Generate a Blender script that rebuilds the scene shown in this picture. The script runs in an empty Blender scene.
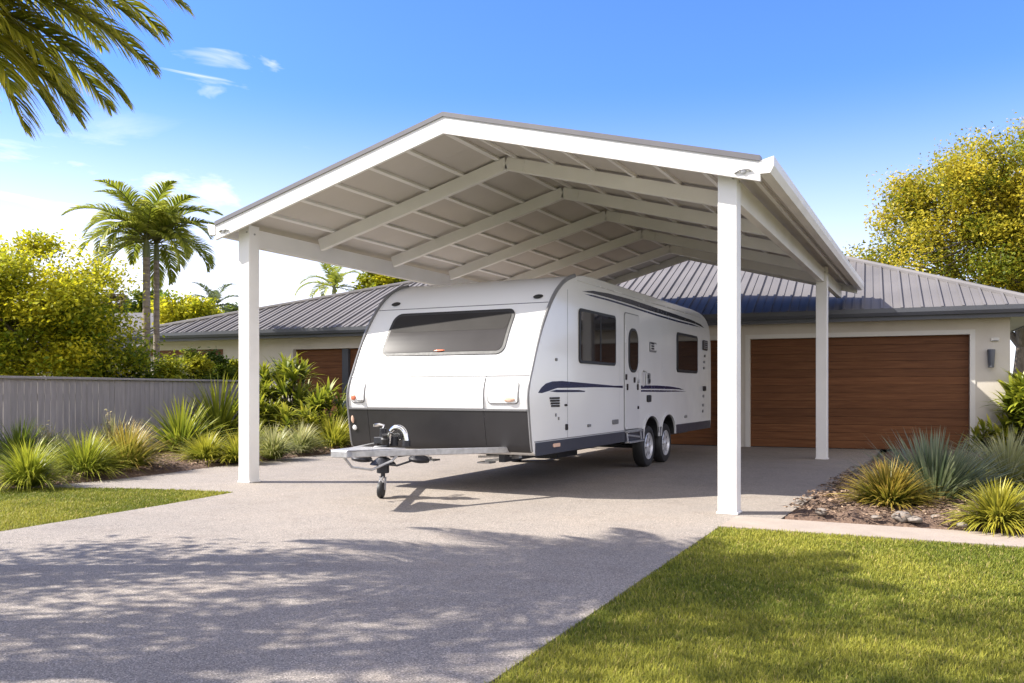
import bpy, bmesh, math, random
import numpy as np
from mathutils import Vector, Matrix

R = math.radians
rng = np.random.default_rng(7)
random.seed(7)
SC = bpy.context.scene
COL = SC.collection

# ------------------------------------------------------------------ view frame
CAM = Vector((8.72, -9.05, 1.30))
RT = Vector((0.893, 0.450, 0.0)).normalized()      # to the right of the picture
FW = Vector((-0.450, 0.893, 0.0)).normalized()     # into the picture
FPX = 850.0
def P(x, y, d):                       # picture point at depth d metres
    return CAM + FW * d + RT * ((x - 512) / FPX * d) + Vector((0, 0, (390 - y) / FPX * d))
def G(x, y):                          # picture point on the ground
    return P(x, y, 1.3 * FPX / (y - 390))
def on_u(x, y, u):                    # picture point on the plane X = u -> (Y, Z)
    d = FW + RT * ((x - 512) / FPX) + Vector((0, 0, (390 - y) / FPX))
    q = CAM + d * ((u - CAM.x) / d.x)
    return q.y, q.z
def camxy(X, Y):                      # metres right / metres ahead -> world
    return CAM + RT * X + FW * Y

# ------------------------------------------------------------------ materials
def mat(name):
    m = bpy.data.materials.new(name); m.use_nodes = True
    nt = m.node_tree
    return m, nt, nt.nodes['Principled BSDF']
def N(nt, t, **kw):
    n = nt.nodes.new(t)
    for k, v in kw.items():
        if k in n.inputs: n.inputs[k].default_value = v
        else: setattr(n, k, v)
    return n
def rgba(c): return (c[0], c[1], c[2], 1.0)
def ramp(nt, src, stops):
    r = nt.nodes.new('ShaderNodeValToRGB')
    el = r.color_ramp.elements
    while len(el) < len(stops): el.new(0.5)
    for e, (p, c) in zip(el, stops): e.position = p; e.color = rgba(c)
    nt.links.new(src, r.inputs[0])
    return r
def objcoord(nt, scale=(1, 1, 1)):
    tc = nt.nodes.new('ShaderNodeTexCoord'); mp = nt.nodes.new('ShaderNodeMapping')
    mp.inputs['Scale'].default_value = scale
    nt.links.new(tc.outputs['Object'], mp.inputs['Vector'])
    return mp.outputs[0]
def mixc(nt, fac, a, b, mode='MIX'):
    n = nt.nodes.new('ShaderNodeMix'); n.data_type = 'RGBA'; n.blend_type = mode
    for s, v in ((0, fac), (6, a), (7, b)):
        if isinstance(v, (int, float)): n.inputs[s].default_value = v
        elif isinstance(v, tuple): n.inputs[s].default_value = rgba(v)
        else: nt.links.new(v, n.inputs[s])
    return n.outputs[2]
def bump(nt, bs, h, strength=0.3, dist=0.01):
    b = N(nt, 'ShaderNodeBump'); b.inputs['Strength'].default_value = strength; b.inputs['Distance'].default_value = dist
    nt.links.new(h, b.inputs['Height']); nt.links.new(b.outputs[0], bs.inputs['Normal'])

def paint(name, c, rough=0.45, var=0.08, scale=2.0, metal=0.0, spec=0.5, coat=0.0, b=0.0, stretch=(1, 1, 1)):
    m, nt, bs = mat(name)
    v = objcoord(nt, stretch)
    n = N(nt, 'ShaderNodeTexNoise', Scale=scale, Detail=6.0); nt.links.new(v, n.inputs['Vector'])
    r = ramp(nt, n.outputs[0], [(0.3, tuple(x * (1 - var) for x in c)), (0.7, tuple(min(1, x * (1 + var)) for x in c))])
    nt.links.new(r.outputs[0], bs.inputs['Base Color'])
    rr = N(nt, 'ShaderNodeMapRange'); rr.inputs[3].default_value = max(0.02, rough - 0.08); rr.inputs[4].default_value = rough + 0.08
    n2 = N(nt, 'ShaderNodeTexNoise', Scale=scale * 4, Detail=4.0); nt.links.new(v, n2.inputs['Vector'])
    nt.links.new(n2.outputs[0], rr.inputs[0]); nt.links.new(rr.outputs[0], bs.inputs['Roughness'])
    bs.inputs['Metallic'].default_value = metal
    bs.inputs['Specular IOR Level'].default_value = spec
    bs.inputs['Coat Weight'].default_value = coat
    bs.inputs['Coat Roughness'].default_value = 0.08
    if b: bump(nt, bs, n2.outputs[0], b, 0.004)
    return m

def make_concrete():
    m, nt, bs = mat('exposed_aggregate')
    v = objcoord(nt)
    vo = N(nt, 'ShaderNodeTexVoronoi', Scale=150.0); nt.links.new(v, vo.inputs['Vector'])
    sep = N(nt, 'ShaderNodeSeparateColor'); nt.links.new(vo.outputs['Color'], sep.inputs[0])
    st = ramp(nt, sep.outputs[0], [(0.0, (0.11, 0.094, 0.08)), (0.25, (0.21, 0.177, 0.146)), (0.55, (0.278, 0.242, 0.204)),
                                   (0.8, (0.36, 0.30, 0.248)), (1.0, (0.54, 0.46, 0.39))])
    edge = ramp(nt, vo.outputs['Distance'], [(0.0, (0, 0, 0)), (0.55, (0, 0, 0)), (0.8, (1, 1, 1))])
    c1 = mixc(nt, edge.outputs[0], st.outputs[0], (0.268, 0.234, 0.198))
    big = N(nt, 'ShaderNodeTexNoise', Scale=0.5, Detail=7.0, Roughness=0.62); nt.links.new(v, big.inputs['Vector'])
    st2 = ramp(nt, big.outputs[0], [(0.3, (0.84, 0.85, 0.87)), (0.55, (1.0, 1.0, 1.0)), (0.75, (1.07, 1.05, 1.02))])
    c2 = mixc(nt, 1.0, c1, st2.outputs[0], 'MULTIPLY')
    mus = N(nt, 'ShaderNodeTexNoise', Scale=2.6, Detail=8.0, Roughness=0.7); nt.links.new(v, mus.inputs['Vector'])
    st3 = ramp(nt, mus.outputs[0], [(0.36, (0.88, 0.86, 0.85)), (0.5, (1, 1, 1))])
    c3 = mixc(nt, 0.8, c2, st3.outputs[0], 'MULTIPLY')
    c3 = mixc(nt, 1.0, c3, (0.89, 0.91, 0.93), 'MULTIPLY')
    nt.links.new(c3, bs.inputs['Base Color'])
    bs.inputs['Roughness'].default_value = 0.8
    bs.inputs['Specular IOR Level'].default_value = 0.35
    inv = N(nt, 'ShaderNodeMath', operation='SUBTRACT'); inv.inputs[0].default_value = 1.0
    nt.links.new(vo.outputs['Distance'], inv.inputs[1])
    bump(nt, bs, inv.outputs[0], 0.3, 0.003)
    return m
def make_edging():
    m, nt, bs = mat('smooth_concrete')
    v = objcoord(nt)
    n = N(nt, 'ShaderNodeTexNoise', Scale=3.0, Detail=9.0, Roughness=0.7); nt.links.new(v, n.inputs['Vector'])
    r = ramp(nt, n.outputs[0], [(0.3, (0.27, 0.222, 0.182)), (0.7, (0.35, 0.292, 0.242))])
    g = N(nt, 'ShaderNodeTexNoise', Scale=160.0, Detail=2.0); nt.links.new(v, g.inputs['Vector'])
    r2 = ramp(nt, g.outputs[0], [(0.3, (0.8, 0.8, 0.8)), (0.7, (1.1, 1.1, 1.1))])
    nt.links.new(mixc(nt, 1.0, r.outputs[0], r2.outputs[0], 'MULTIPLY'), bs.inputs['Base Color'])
    bs.inputs['Roughness'].default_value = 0.85
    bump(nt, bs, g.outputs[0], 0.25, 0.003)
    return m
def noise_mat(name, stops, scale, rough=0.9, b=0.6, dist=0.02, detail=8.0, stretch=(1, 1, 1)):
    m, nt, bs = mat(name)
    v = objcoord(nt, stretch)
    n = N(nt, 'ShaderNodeTexNoise', Scale=scale, Detail=detail, Roughness=0.65); nt.links.new(v, n.inputs['Vector'])
    r = ramp(nt, n.outputs[0], stops)
    nt.links.new(r.outputs[0], bs.inputs['Base Color'])
    bs.inputs['Roughness'].default_value = rough
    if b: bump(nt, bs, n.outputs[0], b, dist)
    return m
def make_wood():
    m, nt, bs = mat('stained_cedar')
    v = objcoord(nt, (0.55, 3.0, 9.0))
    n = N(nt, 'ShaderNodeTexNoise', Scale=3.0, Detail=9.0, Roughness=0.6, Distortion=0.6); nt.links.new(v, n.inputs['Vector'])
    r = ramp(nt, n.outputs[0], [(0.25, (0.098, 0.038, 0.014)), (0.5, (0.150, 0.061, 0.024)), (0.75, (0.205, 0.090, 0.037))])
    geo = N(nt, 'ShaderNodeNewGeometry')
    rr = ramp(nt, geo.outputs['Random Per Island'], [(0.0, (0.84, 0.82, 0.80)), (1.0, (1.12, 1.1, 1.08))])
    nt.links.new(mixc(nt, 1.0, r.outputs[0], rr.outputs[0], 'MULTIPLY'), bs.inputs['Base Color'])
    bs.inputs['Roughness'].default_value = 0.58
    bs.inputs['Specular IOR Level'].default_value = 0.22
    bump(nt, bs, n.outputs[0], 0.15, 0.003)
    return m
def leaf_mat(name, trans=0.35, rough=0.5, spec=0.3):
    m, nt, bs = mat(name)
    at = N(nt, 'ShaderNodeVertexColor'); at.layer_name = 'Col'
    geo = N(nt, 'ShaderNodeNewGeometry')
    rr = ramp(nt, geo.outputs['Random Per Island'], [(0.0, (0.74, 0.78, 0.76)), (1.0, (1.22, 1.18, 1.1))])
    c = mixc(nt, 1.0, at.outputs[0], rr.outputs[0], 'MULTIPLY')
    nt.links.new(c, bs.inputs['Base Color'])
    bs.inputs['Roughness'].default_value = rough
    bs.inputs['Specular IOR Level'].default_value = spec
    tr = N(nt, 'ShaderNodeBsdfTranslucent'); nt.links.new(c, tr.inputs['Color'])
    mx = N(nt, 'ShaderNodeMixShader'); mx.inputs[0].default_value = trans
    nt.links.new(bs.outputs[0], mx.inputs[1]); nt.links.new(tr.outputs[0], mx.inputs[2])
    out = nt.nodes['Material Output']; nt.links.new(mx.outputs[0], out.inputs['Surface'])
    return m
def glass_mat(name, c, rough=0.04, spec=0.6):
    m, nt, bs = mat(name)
    v = objcoord(nt)
    n = N(nt, 'ShaderNodeTexNoise', Scale=1.2, Detail=3.0); nt.links.new(v, n.inputs['Vector'])
    r = ramp(nt, n.outputs[0], [(0.3, tuple(x * 0.8 for x in c)), (0.7, tuple(x * 1.2 for x in c))])
    nt.links.new(r.outputs[0], bs.inputs['Base Color'])
    bs.inputs['Roughness'].default_value = rough
    bs.inputs['Specular IOR Level'].default_value = spec
    return m
def bark_mat(name, a, b_, scale=6.0, stretch=(1, 1, 0.3)):
    return noise_mat(name, [(0.3, a), (0.7, b_)], scale, 0.9, 0.8, 0.02, 8.0, stretch)
def fence_mat():
    m, nt, bs = mat('weathered_grey_boards')
    v = objcoord(nt, (3, 3, 0.35))
    n = N(nt, 'ShaderNodeTexNoise', Scale=5.0, Detail=8.0, Roughness=0.65); nt.links.new(v, n.inputs['Vector'])
    r = ramp(nt, n.outputs[0], [(0.3, (0.26, 0.24, 0.235)), (0.7, (0.35, 0.325, 0.315))])
    geo = N(nt, 'ShaderNodeNewGeometry')
    rr = ramp(nt, geo.outputs['Random Per Island'], [(0.0, (0.9, 0.9, 0.9)), (1.0, (1.08, 1.07, 1.06))])
    nt.links.new(mixc(nt, 1.0, r.outputs[0], rr.outputs[0], 'MULTIPLY'), bs.inputs['Base Color'])
    bs.inputs['Roughness'].default_value = 0.85
    bump(nt, bs, n.outputs[0], 0.3, 0.004)
    return m

M = {}
M['concrete'] = make_concrete()
M['edging'] = make_edging()
M['white'] = paint('white_powdercoat', (0.77, 0.755, 0.735), 0.4, 0.06, 1.6)
M['ceil'] = paint('pale_roof_underside', (0.55, 0.515, 0.475), 0.55, 0.06, 1.0)
M['roofdark'] = paint('grey_roof_sheet', (0.145, 0.14, 0.15), 0.42, 0.1, 0.8)
M['houseroof'] = paint('slate_grey_steel_roof', (0.140, 0.131, 0.128), 0.6, 0.12, 0.6, spec=0.2)
M['slate'] = paint('dark_slate_gutter', (0.07, 0.074, 0.085), 0.4, 0.1, 1.0)
M['render'] = noise_mat('cream_wall_render', [(0.3, (0.55, 0.50, 0.425)), (0.7, (0.62, 0.57, 0.49))], 1.6, 0.85, 0.12, 0.004, 10.0)
M['trim'] = paint('pale_trim', (0.66, 0.63, 0.57), 0.5, 0.04, 1.0)
M['soffit'] = paint('soffit_board', (0.5, 0.48, 0.44), 0.6, 0.05, 1.0)
M['wood'] = make_wood()
M['fence'] = fence_mat()
M['gel'] = paint('caravan_white_gelcoat', (0.72, 0.72, 0.715), 0.22, 0.02, 0.8, coat=0.3)
M['gelgrey'] = paint('caravan_panel_white', (0.68, 0.68, 0.68), 0.26, 0.02, 0.8, coat=0.3)
M['charcoal'] = paint('charcoal_plastic', (0.022, 0.021, 0.023), 0.36, 0.12, 2.0)
M['skirt'] = paint('blue_grey_skirt', (0.040, 0.044, 0.062), 0.35, 0.1, 2.0)
M['seam'] = paint('grey_seam', (0.17, 0.17, 0.175), 0.5, 0.05, 3.0)
M['edgetrim'] = paint('grey_edge_trim', (0.17, 0.17, 0.175), 0.4, 0.1, 3.0)
M['black'] = paint('black_rubber', (0.018, 0.018, 0.019), 0.55, 0.2, 6.0, b=0.1)
M['navy'] = paint('navy_decal', (0.012, 0.022, 0.075), 0.25, 0.1, 2.0)
M['blackdecal'] = paint('black_decal', (0.02, 0.022, 0.03), 0.25, 0.1, 2.0)
M['glass'] = glass_mat('tinted_window', (0.018, 0.016, 0.016))
M['frontglass'] = glass_mat('grey_front_window', (0.045, 0.042, 0.042), 0.16, 0.10)
M['darkreflect'] = paint('dark_window_reflection', (0.03, 0.028, 0.027), 0.6, 0.1, 2.0, spec=0.08)
M['steel'] = paint('galvanised_steel', (0.44, 0.44, 0.45), 0.42, 0.2, 14.0, metal=0.7)
M['alloy'] = paint('alloy_rim', (0.70, 0.70, 0.72), 0.32, 0.06, 7.0, metal=0.45)
M['chrome'] = paint('chrome', (0.75, 0.75, 0.76), 0.15, 0.05, 5.0, metal=1.0)
M['darkmetal'] = paint('dark_metal', (0.025, 0.026, 0.032), 0.4, 0.3, 12.0, metal=0.3)
M['lens'] = paint('amber_red_lens', (0.55, 0.16, 0.09), 0.2, 0.1, 10.0)
M['lensclear'] = paint('pale_orange_lens', (0.72, 0.48, 0.36), 0.25, 0.08, 10.0)
M['leaf'] = leaf_mat('leaf', 0.5, 0.5)
M['palmleaf'] = leaf_mat('palm_leaflet', 0.48, 0.36, 0.5)
M['blade'] = leaf_mat('strap_leaf', 0.40, 0.42, 0.4)
M['grass'] = leaf_mat('grass_blade', 0.35, 0.6, 0.2)
M['bark'] = bark_mat('grey_brown_bark', (0.07, 0.055, 0.042), (0.17, 0.14, 0.11))
M['palmbark'] = noise_mat('ringed_palm_bark', [(0.35, (0.16, 0.125, 0.10)), (0.65, (0.30, 0.25, 0.205))], 3.0, 0.9, 0.9, 0.02, 6.0, (1, 1, 5))
M['twig'] = noise_mat('pale_twig', [(0.3, (0.25, 0.2, 0.14)), (0.7, (0.42, 0.35, 0.25))], 8.0, 0.9, 0.3)
M['soil'] = noise_mat('bark_mulch_bed', [(0.3, (0.06, 0.036, 0.025)), (0.5, (0.13, 0.082, 0.056)), (0.72, (0.25, 0.17, 0.12))], 26.0, 0.95, 1.0, 0.03, 10.0)
M['chip'] = None
M['turf'] = noise_mat('turf_base', [(0.3, (0.055, 0.075, 0.014)), (0.7, (0.11, 0.125, 0.028))], 9.0, 0.95, 0.8, 0.03)
M['earth'] = noise_mat('rough_grass_ground', [(0.3, (0.07, 0.08, 0.03)), (0.7, (0.13, 0.13, 0.055))], 1.4, 0.95, 0.6, 0.05)
M['rock'] = noise_mat('pale_river_stone', [(0.3, (0.10, 0.085, 0.072)), (0.7, (0.25, 0.215, 0.185))], 9.0, 0.8, 0.5, 0.01)

# ------------------------------------------------------------------ builders
def wloc(o):
    v = Vector((0, 0, 0))
    while o is not None:
        v = v + o.location; o = o.parent
    return v
def tag(o, label=None, cat=None, group=None, kind=None):
    if label: o['label'] = label
    if cat: o['category'] = cat
    if group: o['group'] = group
    if kind: o['kind'] = kind
    return o
def empty(name, loc, rz=0.0):
    o = bpy.data.objects.new(name, None); COL.objects.link(o)
    o.location = loc; o.rotation_euler = (0, 0, rz); o.empty_display_size = 0.2
    return o
def link_mesh(name, me, m, parent):
    o = bpy.data.objects.new(name, me); COL.objects.link(o)
    if m is not None: me.materials.append(m)
    if parent is not None: o.parent = parent
    return o

class MB:
    def __init__(s): s.v = []; s.f = []
    def add(s, vs, fs):
        k = len(s.v); s.v += [tuple(p) for p in vs]; s.f += [tuple(i + k for i in f) for f in fs]; return s
    def box(s, x0, x1, y0, y1, z0, z1):
        return s.add([(x0,y0,z0),(x1,y0,z0),(x1,y1,z0),(x0,y1,z0),(x0,y0,z1),(x1,y0,z1),(x1,y1,z1),(x0,y1,z1)],
                     [(0,3,2,1),(4,5,6,7),(0,1,5,4),(1,2,6,5),(2,3,7,6),(3,0,4,7)])
    def bar(s, p, q, w, h, up=(0, 0, 1)):           # w sideways, h along up, centred on the line
        p = Vector(p); q = Vector(q); d = (q - p).normalized(); up = Vector(up)
        sd = d.cross(up).normalized(); u2 = sd.cross(d).normalized()
        vs = []
        for c in (p, q):
            for a, b in ((-1,-1),(1,-1),(1,1),(-1,1)):
                vs.append(c + sd * (a * w / 2) + u2 * (b * h / 2))
        return s.add(vs, [(0,1,2,3),(7,6,5,4),(0,4,5,1),(1,5,6,2),(2,6,7,3),(3,7,4,0)])
    def tube(s, pts, rad, n=8, cap=True):
        pts = [Vector(p) for p in pts]
        if not hasattr(rad, '__len__'): rad = [rad] * len(pts)
        ref = Vector((0.31, 0.17, 0.93)); rings = []
        for i, p in enumerate(pts):
            d = (pts[min(i + 1, len(pts) - 1)] - pts[max(i - 1, 0)]).normalized()
            if abs(d.dot(ref)) > 0.97: r2 = Vector((1, 0.1, 0))
            else: r2 = ref
            a = d.cross(r2).normalized(); b = d.cross(a)
            rings.append([p + a * (math.cos(t) * rad[i]) + b * (math.sin(t) * rad[i]) for t in [2 * math.pi * k / n for k in range(n)]])
        k0 = len(s.v)
        for r in rings: s.v += [tuple(p) for p in r]
        for i in range(len(pts) - 1):
            for k in range(n):
                a = k0 + i * n + k; b = k0 + i * n + (k + 1) % n
                s.f.append((a, b, b + n, a + n))
        if cap:
            s.f.append(tuple(k0 + k for k in range(n))[::-1])
            s.f.append(tuple(k0 + (len(pts) - 1) * n + k for k in range(n)))
        return s
    def prism(s, poly, f):                           # poly: list of 2d; f(a,b,side) -> 3d, side 0/1
        n = len(poly)
        vs = [f(a, b, 0) for a, b in poly] + [f(a, b, 1) for a, b in poly]
        fs = [tuple(range(n))[::-1], tuple(range(n, 2 * n))] + [(i, (i + 1) % n, n + (i + 1) % n, n + i) for i in range(n)]
        return s.add(vs, fs)
    def lathe(s, prof, c, axis, n=32):               # prof: (radius, along)
        c = Vector(c); ax = Vector(axis).normalized()
        a = ax.orthogonal().normalized(); b = ax.cross(a)
        k0 = len(s.v); m = len(prof)
        for r, h in prof:
            for k in range(n):
                t = 2 * math.pi * k / n
                s.v.append(tuple(c + ax * h + a * (r * math.cos(t)) + b * (r * math.sin(t))))
        for i in range(m - 1):
            for k in range(n):
                p = k0 + i * n + k; q = k0 + i * n + (k + 1) % n
                s.f.append((p, q, q + n, p + n))
        s.f.append(tuple(k0 + k for k in range(n))[::-1]); s.f.append(tuple(k0 + (m - 1) * n + k for k in range(n)))
        return s
    def build(s, name, m, parent=None, smooth=False, bevel=0.0, seg=2, local=False, angle=30, filt=None):
        off = Vector((0, 0, 0)) if (local or parent is None) else wloc(parent)
        me = bpy.data.meshes.new(name)
        me.from_pydata([(p[0] - off.x, p[1] - off.y, p[2] - off.z) for p in s.v], [], s.f)
        bm = bmesh.new(); bm.from_mesh(me)
        bmesh.ops.recalc_face_normals(bm, faces=bm.faces)
        if bevel > 0:
            es = [e for e in bm.edges if len(e.link_faces) == 2 and e.calc_face_angle(0) > R(angle) and (filt is None or filt(e, off))]
            bmesh.ops.bevel(bm, geom=es, offset=bevel, segments=seg, profile=0.5, affect='EDGES', clamp_overlap=True)
        bm.to_mesh(me); bm.free()
        o = link_mesh(name, me, m, parent)
        if smooth:
            for p in me.polygons: p.use_smooth = True
            me.set_sharp_from_angle(angle=R(35))
        return o

def np_mesh(name, V, F, m, parent=None, col=None, smooth=False, local=False):
    """V (n,3), F list of int arrays (k,3|4)"""
    if parent is not None and not local:
        o = wloc(parent); V = V - np.array([o.x, o.y, o.z])
    me = bpy.data.meshes.new(name)
    me.vertices.add(len(V)); me.vertices.foreach_set('co', np.asarray(V, np.float32).ravel())
    F = [np.asarray(f, np.int32) for f in F if len(f)]
    nl = sum(f.size for f in F); npoly = sum(len(f) for f in F)
    me.loops.add(nl); me.polygons.add(npoly)
    me.loops.foreach_set('vertex_index', np.concatenate([f.ravel() for f in F]))
    tot = np.concatenate([np.full(len(f), f.shape[1], np.int32) for f in F])
    st = np.concatenate([[0], np.cumsum(tot)[:-1]]).astype(np.int32)
    me.polygons.foreach_set('loop_start', st)
    if smooth: me.polygons.foreach_set('use_smooth', np.ones(npoly, bool))
    me.update(calc_edges=True)
    if col is not None:
        a = me.color_attributes.new('Col', 'FLOAT_COLOR', 'POINT')
        c = np.ones((len(V), 4), np.float32); c[:, :3] = col
        a.data.foreach_set('color', c.ravel())
    me.validate()
    return link_mesh(name, me, m, parent)

def unit(a): return a / np.maximum(np.linalg.norm(a, axis=-1, keepdims=True), 1e-9)

def leaf_cloud(C, size, aspect, col, updown=0.35, r=rng):
    """one folded leaf (two triangles) per centre; returns V, F, colours"""
    n = len(C)
    d = unit(r.normal(size=(n, 3)) * np.array([1, 1, 0.6]) + np.array([0, 0, -updown]))
    s = unit(np.cross(d, r.normal(size=(n, 3)) * 0.5 + np.array([0, 0, 1.0])))
    nn = np.cross(s, d)
    L = (size * r.uniform(0.6, 1.35, n))[:, None]
    W = L * aspect
    a = C - d * L * 0.5; b = C + s * W * 0.5 + nn * L * 0.06; c = C + d * L * 0.5; e = C - s * W * 0.5 + nn * L * 0.06
    V = np.stack([a, b, c, e], 1).reshape(-1, 3)
    i = np.arange(n)[:, None] * 4
    F = [np.concatenate([i + 0, i + 1, i + 2, i + 3], 1)]
    K = np.repeat(col, 4, axis=0)
    return V, F, K

def blades(base, az, th0, droop, L, w, cbase, ctip, nseg=5, tw=0.5, r=rng, tippow=1.6):
    """curved strap blades.  base (n,3); az, th0 (angle off vertical), droop, L, w: (n,)"""
    n = len(base)
    p = base.copy(); vs = []; ks = []
    hz = np.stack([np.cos(az), np.sin(az), np.zeros(n)], 1)
    sd = np.stack([-np.sin(az), np.cos(az), np.zeros(n)], 1)
    sd = unit(sd + r.normal(size=(n, 3)) * tw * np.array([0.5, 0.5, 0.25]))
    for k in range(nseg + 1):
        t = k / nseg
        wid = w * (0.55 + 0.9 * t if t < 0.35 else 1.0 - ((t - 0.35) / 0.65) ** 1.7) * 0.5 + (0.0004 if k == nseg else 0)
        vs.append(p - sd * wid[:, None]); vs.append(p + sd * wid[:, None])
        cc = cbase * (1 - t ** tippow) + ctip * t ** tippow
        ks += [cc, cc]
        th = th0 + droop * (t + 0.5 / nseg) ** 1.5
        p = p + (hz * np.sin(th)[:, None] + np.array([0, 0, 1.0]) * np.cos(th)[:, None]) * (L / nseg)[:, None]
    m = 2 * (nseg + 1)
    V = np.stack(vs, 1).reshape(-1, 3); K = np.stack(ks, 1).reshape(-1, 3)
    i = np.arange(n)[:, None] * m
    F = [np.concatenate([i + 2 * k, i + 2 * k + 1, i + 2 * k + 3, i + 2 * k + 2], 1) for k in range(nseg)]
    return V, F, K
def merge(parts):
    V = []; F = []; K = []; k = 0
    for v, f, c in parts:
        V.append(v); F += [x + k for x in f]; K.append(c); k += len(v)
    return np.concatenate(V), F, np.concatenate(K)
def cmix(a, b, t):
    return np.asarray(a)[None, :] * (1 - t[:, None]) + np.asarray(b)[None, :] * t[:, None]

# ------------------------------------------------------------------ ground
def sheet(name, poly, z, m, kind='structure', thick=0.0):
    mb = MB()
    if thick: mb.prism(poly, lambda a, b, s: (a, b, z - thick if s == 0 else z))
    else: mb.add([(a, b, z) for a, b in poly], [tuple(range(len(poly)))])
    o = mb.build(name, m); tag(o, kind=kind)
    return o
g = sheet('ground', [(-260, -260), (260, -260), (260, 260), (-260, 260)], -0.06, M['earth'])
tag(g, 'rough grassy ground around the house and driveway', 'ground')

tipL = [(0.70, -0.98), (0.15, -1.06), (-0.45, -1.18), (-1.05, -1.36), (-1.62, -1.60), (-2.0, -1.84), (-2.3, -2.1)]
lawnL = tipL + [(-3.4, -2.75), (-5.2, -3.3), (-9.0, -3.6), (-9.0, -16.0), (1.3, -16.0), (1.12, -6.0), (1.0, -4.2), (0.86, -2.2)]
bededge = [(-2.3, -2.1), (-2.12, -1.55), (-2.03, -1.02), (-2.0, -0.4), (-2.05, 0.2), (-2.2, 1.2), (-2.33, 2.2), (-2.37, 3.6), (-2.35, 4.8), (-2.3, 6.5), (-2.3, 8.6)]
drive = bededge + [(-2.3, 10.6), (7.55, 11.4), (7.55, 8.3), (7.28, -0.2), (6.84, -0.2), (6.84, -0.95), (6.9, -4.0), (6.93, -5.8), (7.0, -16.0), (1.3, -16.0)] + \
        [(1.12, -6.0), (1.0, -4.2), (0.86, -2.2)] + tipL
# remove duplicated joint vertex
drive = drive[:-1]
sheet('driveway', drive, 0.0, M['concrete'], thick=0.12)
o = sheet('concrete_path', [(6.846, -0.93), (14.5, -0.74), (14.5, -0.13), (7.28, -0.206), (6.846, -0.206)], 0.004, M['edging'], thick=0.1)
lawnR = [(6.85, -0.955), (14.5, -0.765), (14.5, -16), (7.01, -16), (6.94, -5.8), (6.91, -4.0)]
sheet('lawn_soil', lawnR, -0.012, M['turf'])
sheet('lawn_soil', lawnL, -0.012, M['turf'])

def in_poly(x, y, poly):
    n = len(poly); ins = np.zeros(len(x), bool); j = n - 1
    for i in range(n):
        xi, yi = poly[i]; xj, yj = poly[j]
        c = ((yi > y) != (yj > y)) & (x < (xj - xi) * (y - yi) / (yj - yi + 1e-12) + xi)
        ins ^= c; j = i
    return ins
def vnoise(x, y, s, seed):
    r = np.random.default_rng(seed); T = r.random((64, 64))
    a = x * s + 17.3; b = y * s + 9.1
    i = np.floor(a).astype(int); j = np.floor(b).astype(int); fx = a - i; fy = b - j
    fx = fx * fx * (3 - 2 * fx); fy = fy * fy * (3 - 2 * fy)
    g_ = lambda p, q: T[p % 64, q % 64]
    return (g_(i, j) * (1 - fx) + g_(i + 1, j) * fx) * (1 - fy) + (g_(i, j + 1) * (1 - fx) + g_(i + 1, j + 1) * fx) * fy

def grass(name, poly, box, dens, label, seed, zmax=0.034):
    r = np.random.default_rng(seed)
    x0, x1, y0, y1 = box
    n0 = int((x1 - x0) * (y1 - y0) * dens)
    x = r.uniform(x0, x1, n0); y = r.uniform(y0, y1, n0)
    d = np.hypot(x - CAM.x, y - CAM.y)
    keep = in_poly(x, y, poly) & (r.random(n0) < np.clip((4.2 / d) ** 1.35, 0, 1))
    x = x[keep]; y = y[keep]; d = d[keep]; n = len(x)
    pn = 0.55 * vnoise(x, y, 0.9, 3) + 0.3 * vnoise(x, y, 2.7, 4) + 0.15 * vnoise(x, y, 9.0, 5)
    tone = np.clip((pn - 0.3) / 0.4, 0, 1)
    cb = cmix((0.125, 0.155, 0.020), (0.285, 0.285, 0.048), np.clip(tone + r.normal(0, 0.22, n), 0, 1))
    dry = r.random(n) < 0.07
    cb[dry] = np.array([0.36, 0.30, 0.12])
    ct = cb * np.array([1.35, 1.28, 1.1])
    base = np.stack([x, y, np.full(n, -0.012)], 1)
    sc = np.clip(d / 5.0, 0.85, 2.2)
    L = zmax * r.uniform(0.6, 1.35, n) * (0.75 + 0.5 * pn)
    V, F, K = blades(base, r.uniform(0, 6.283, n), np.abs(r.normal(0.5, 0.42, n)), r.uniform(0.1, 1.3, n), L, 0.0042 * sc * r.uniform(0.7, 1.3, n), cb, ct, 2, 0.5, r)
    o = np_mesh(name, V, F, M['grass'], None, K)
    tag(o, label, 'grass', kind='stuff'); return o
grass('lawn_grass', lawnR, (6.8, 12.5, -7.2, -0.7), 21000, 'clipped green lawn at the right of the driveway, shaded towards the front', 11)
grass('lawn_grass', lawnL, (-6.5, 1.3, -9.0, -0.9), 22000, 'small wedge of sunny lawn at the left of the driveway', 12)

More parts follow.
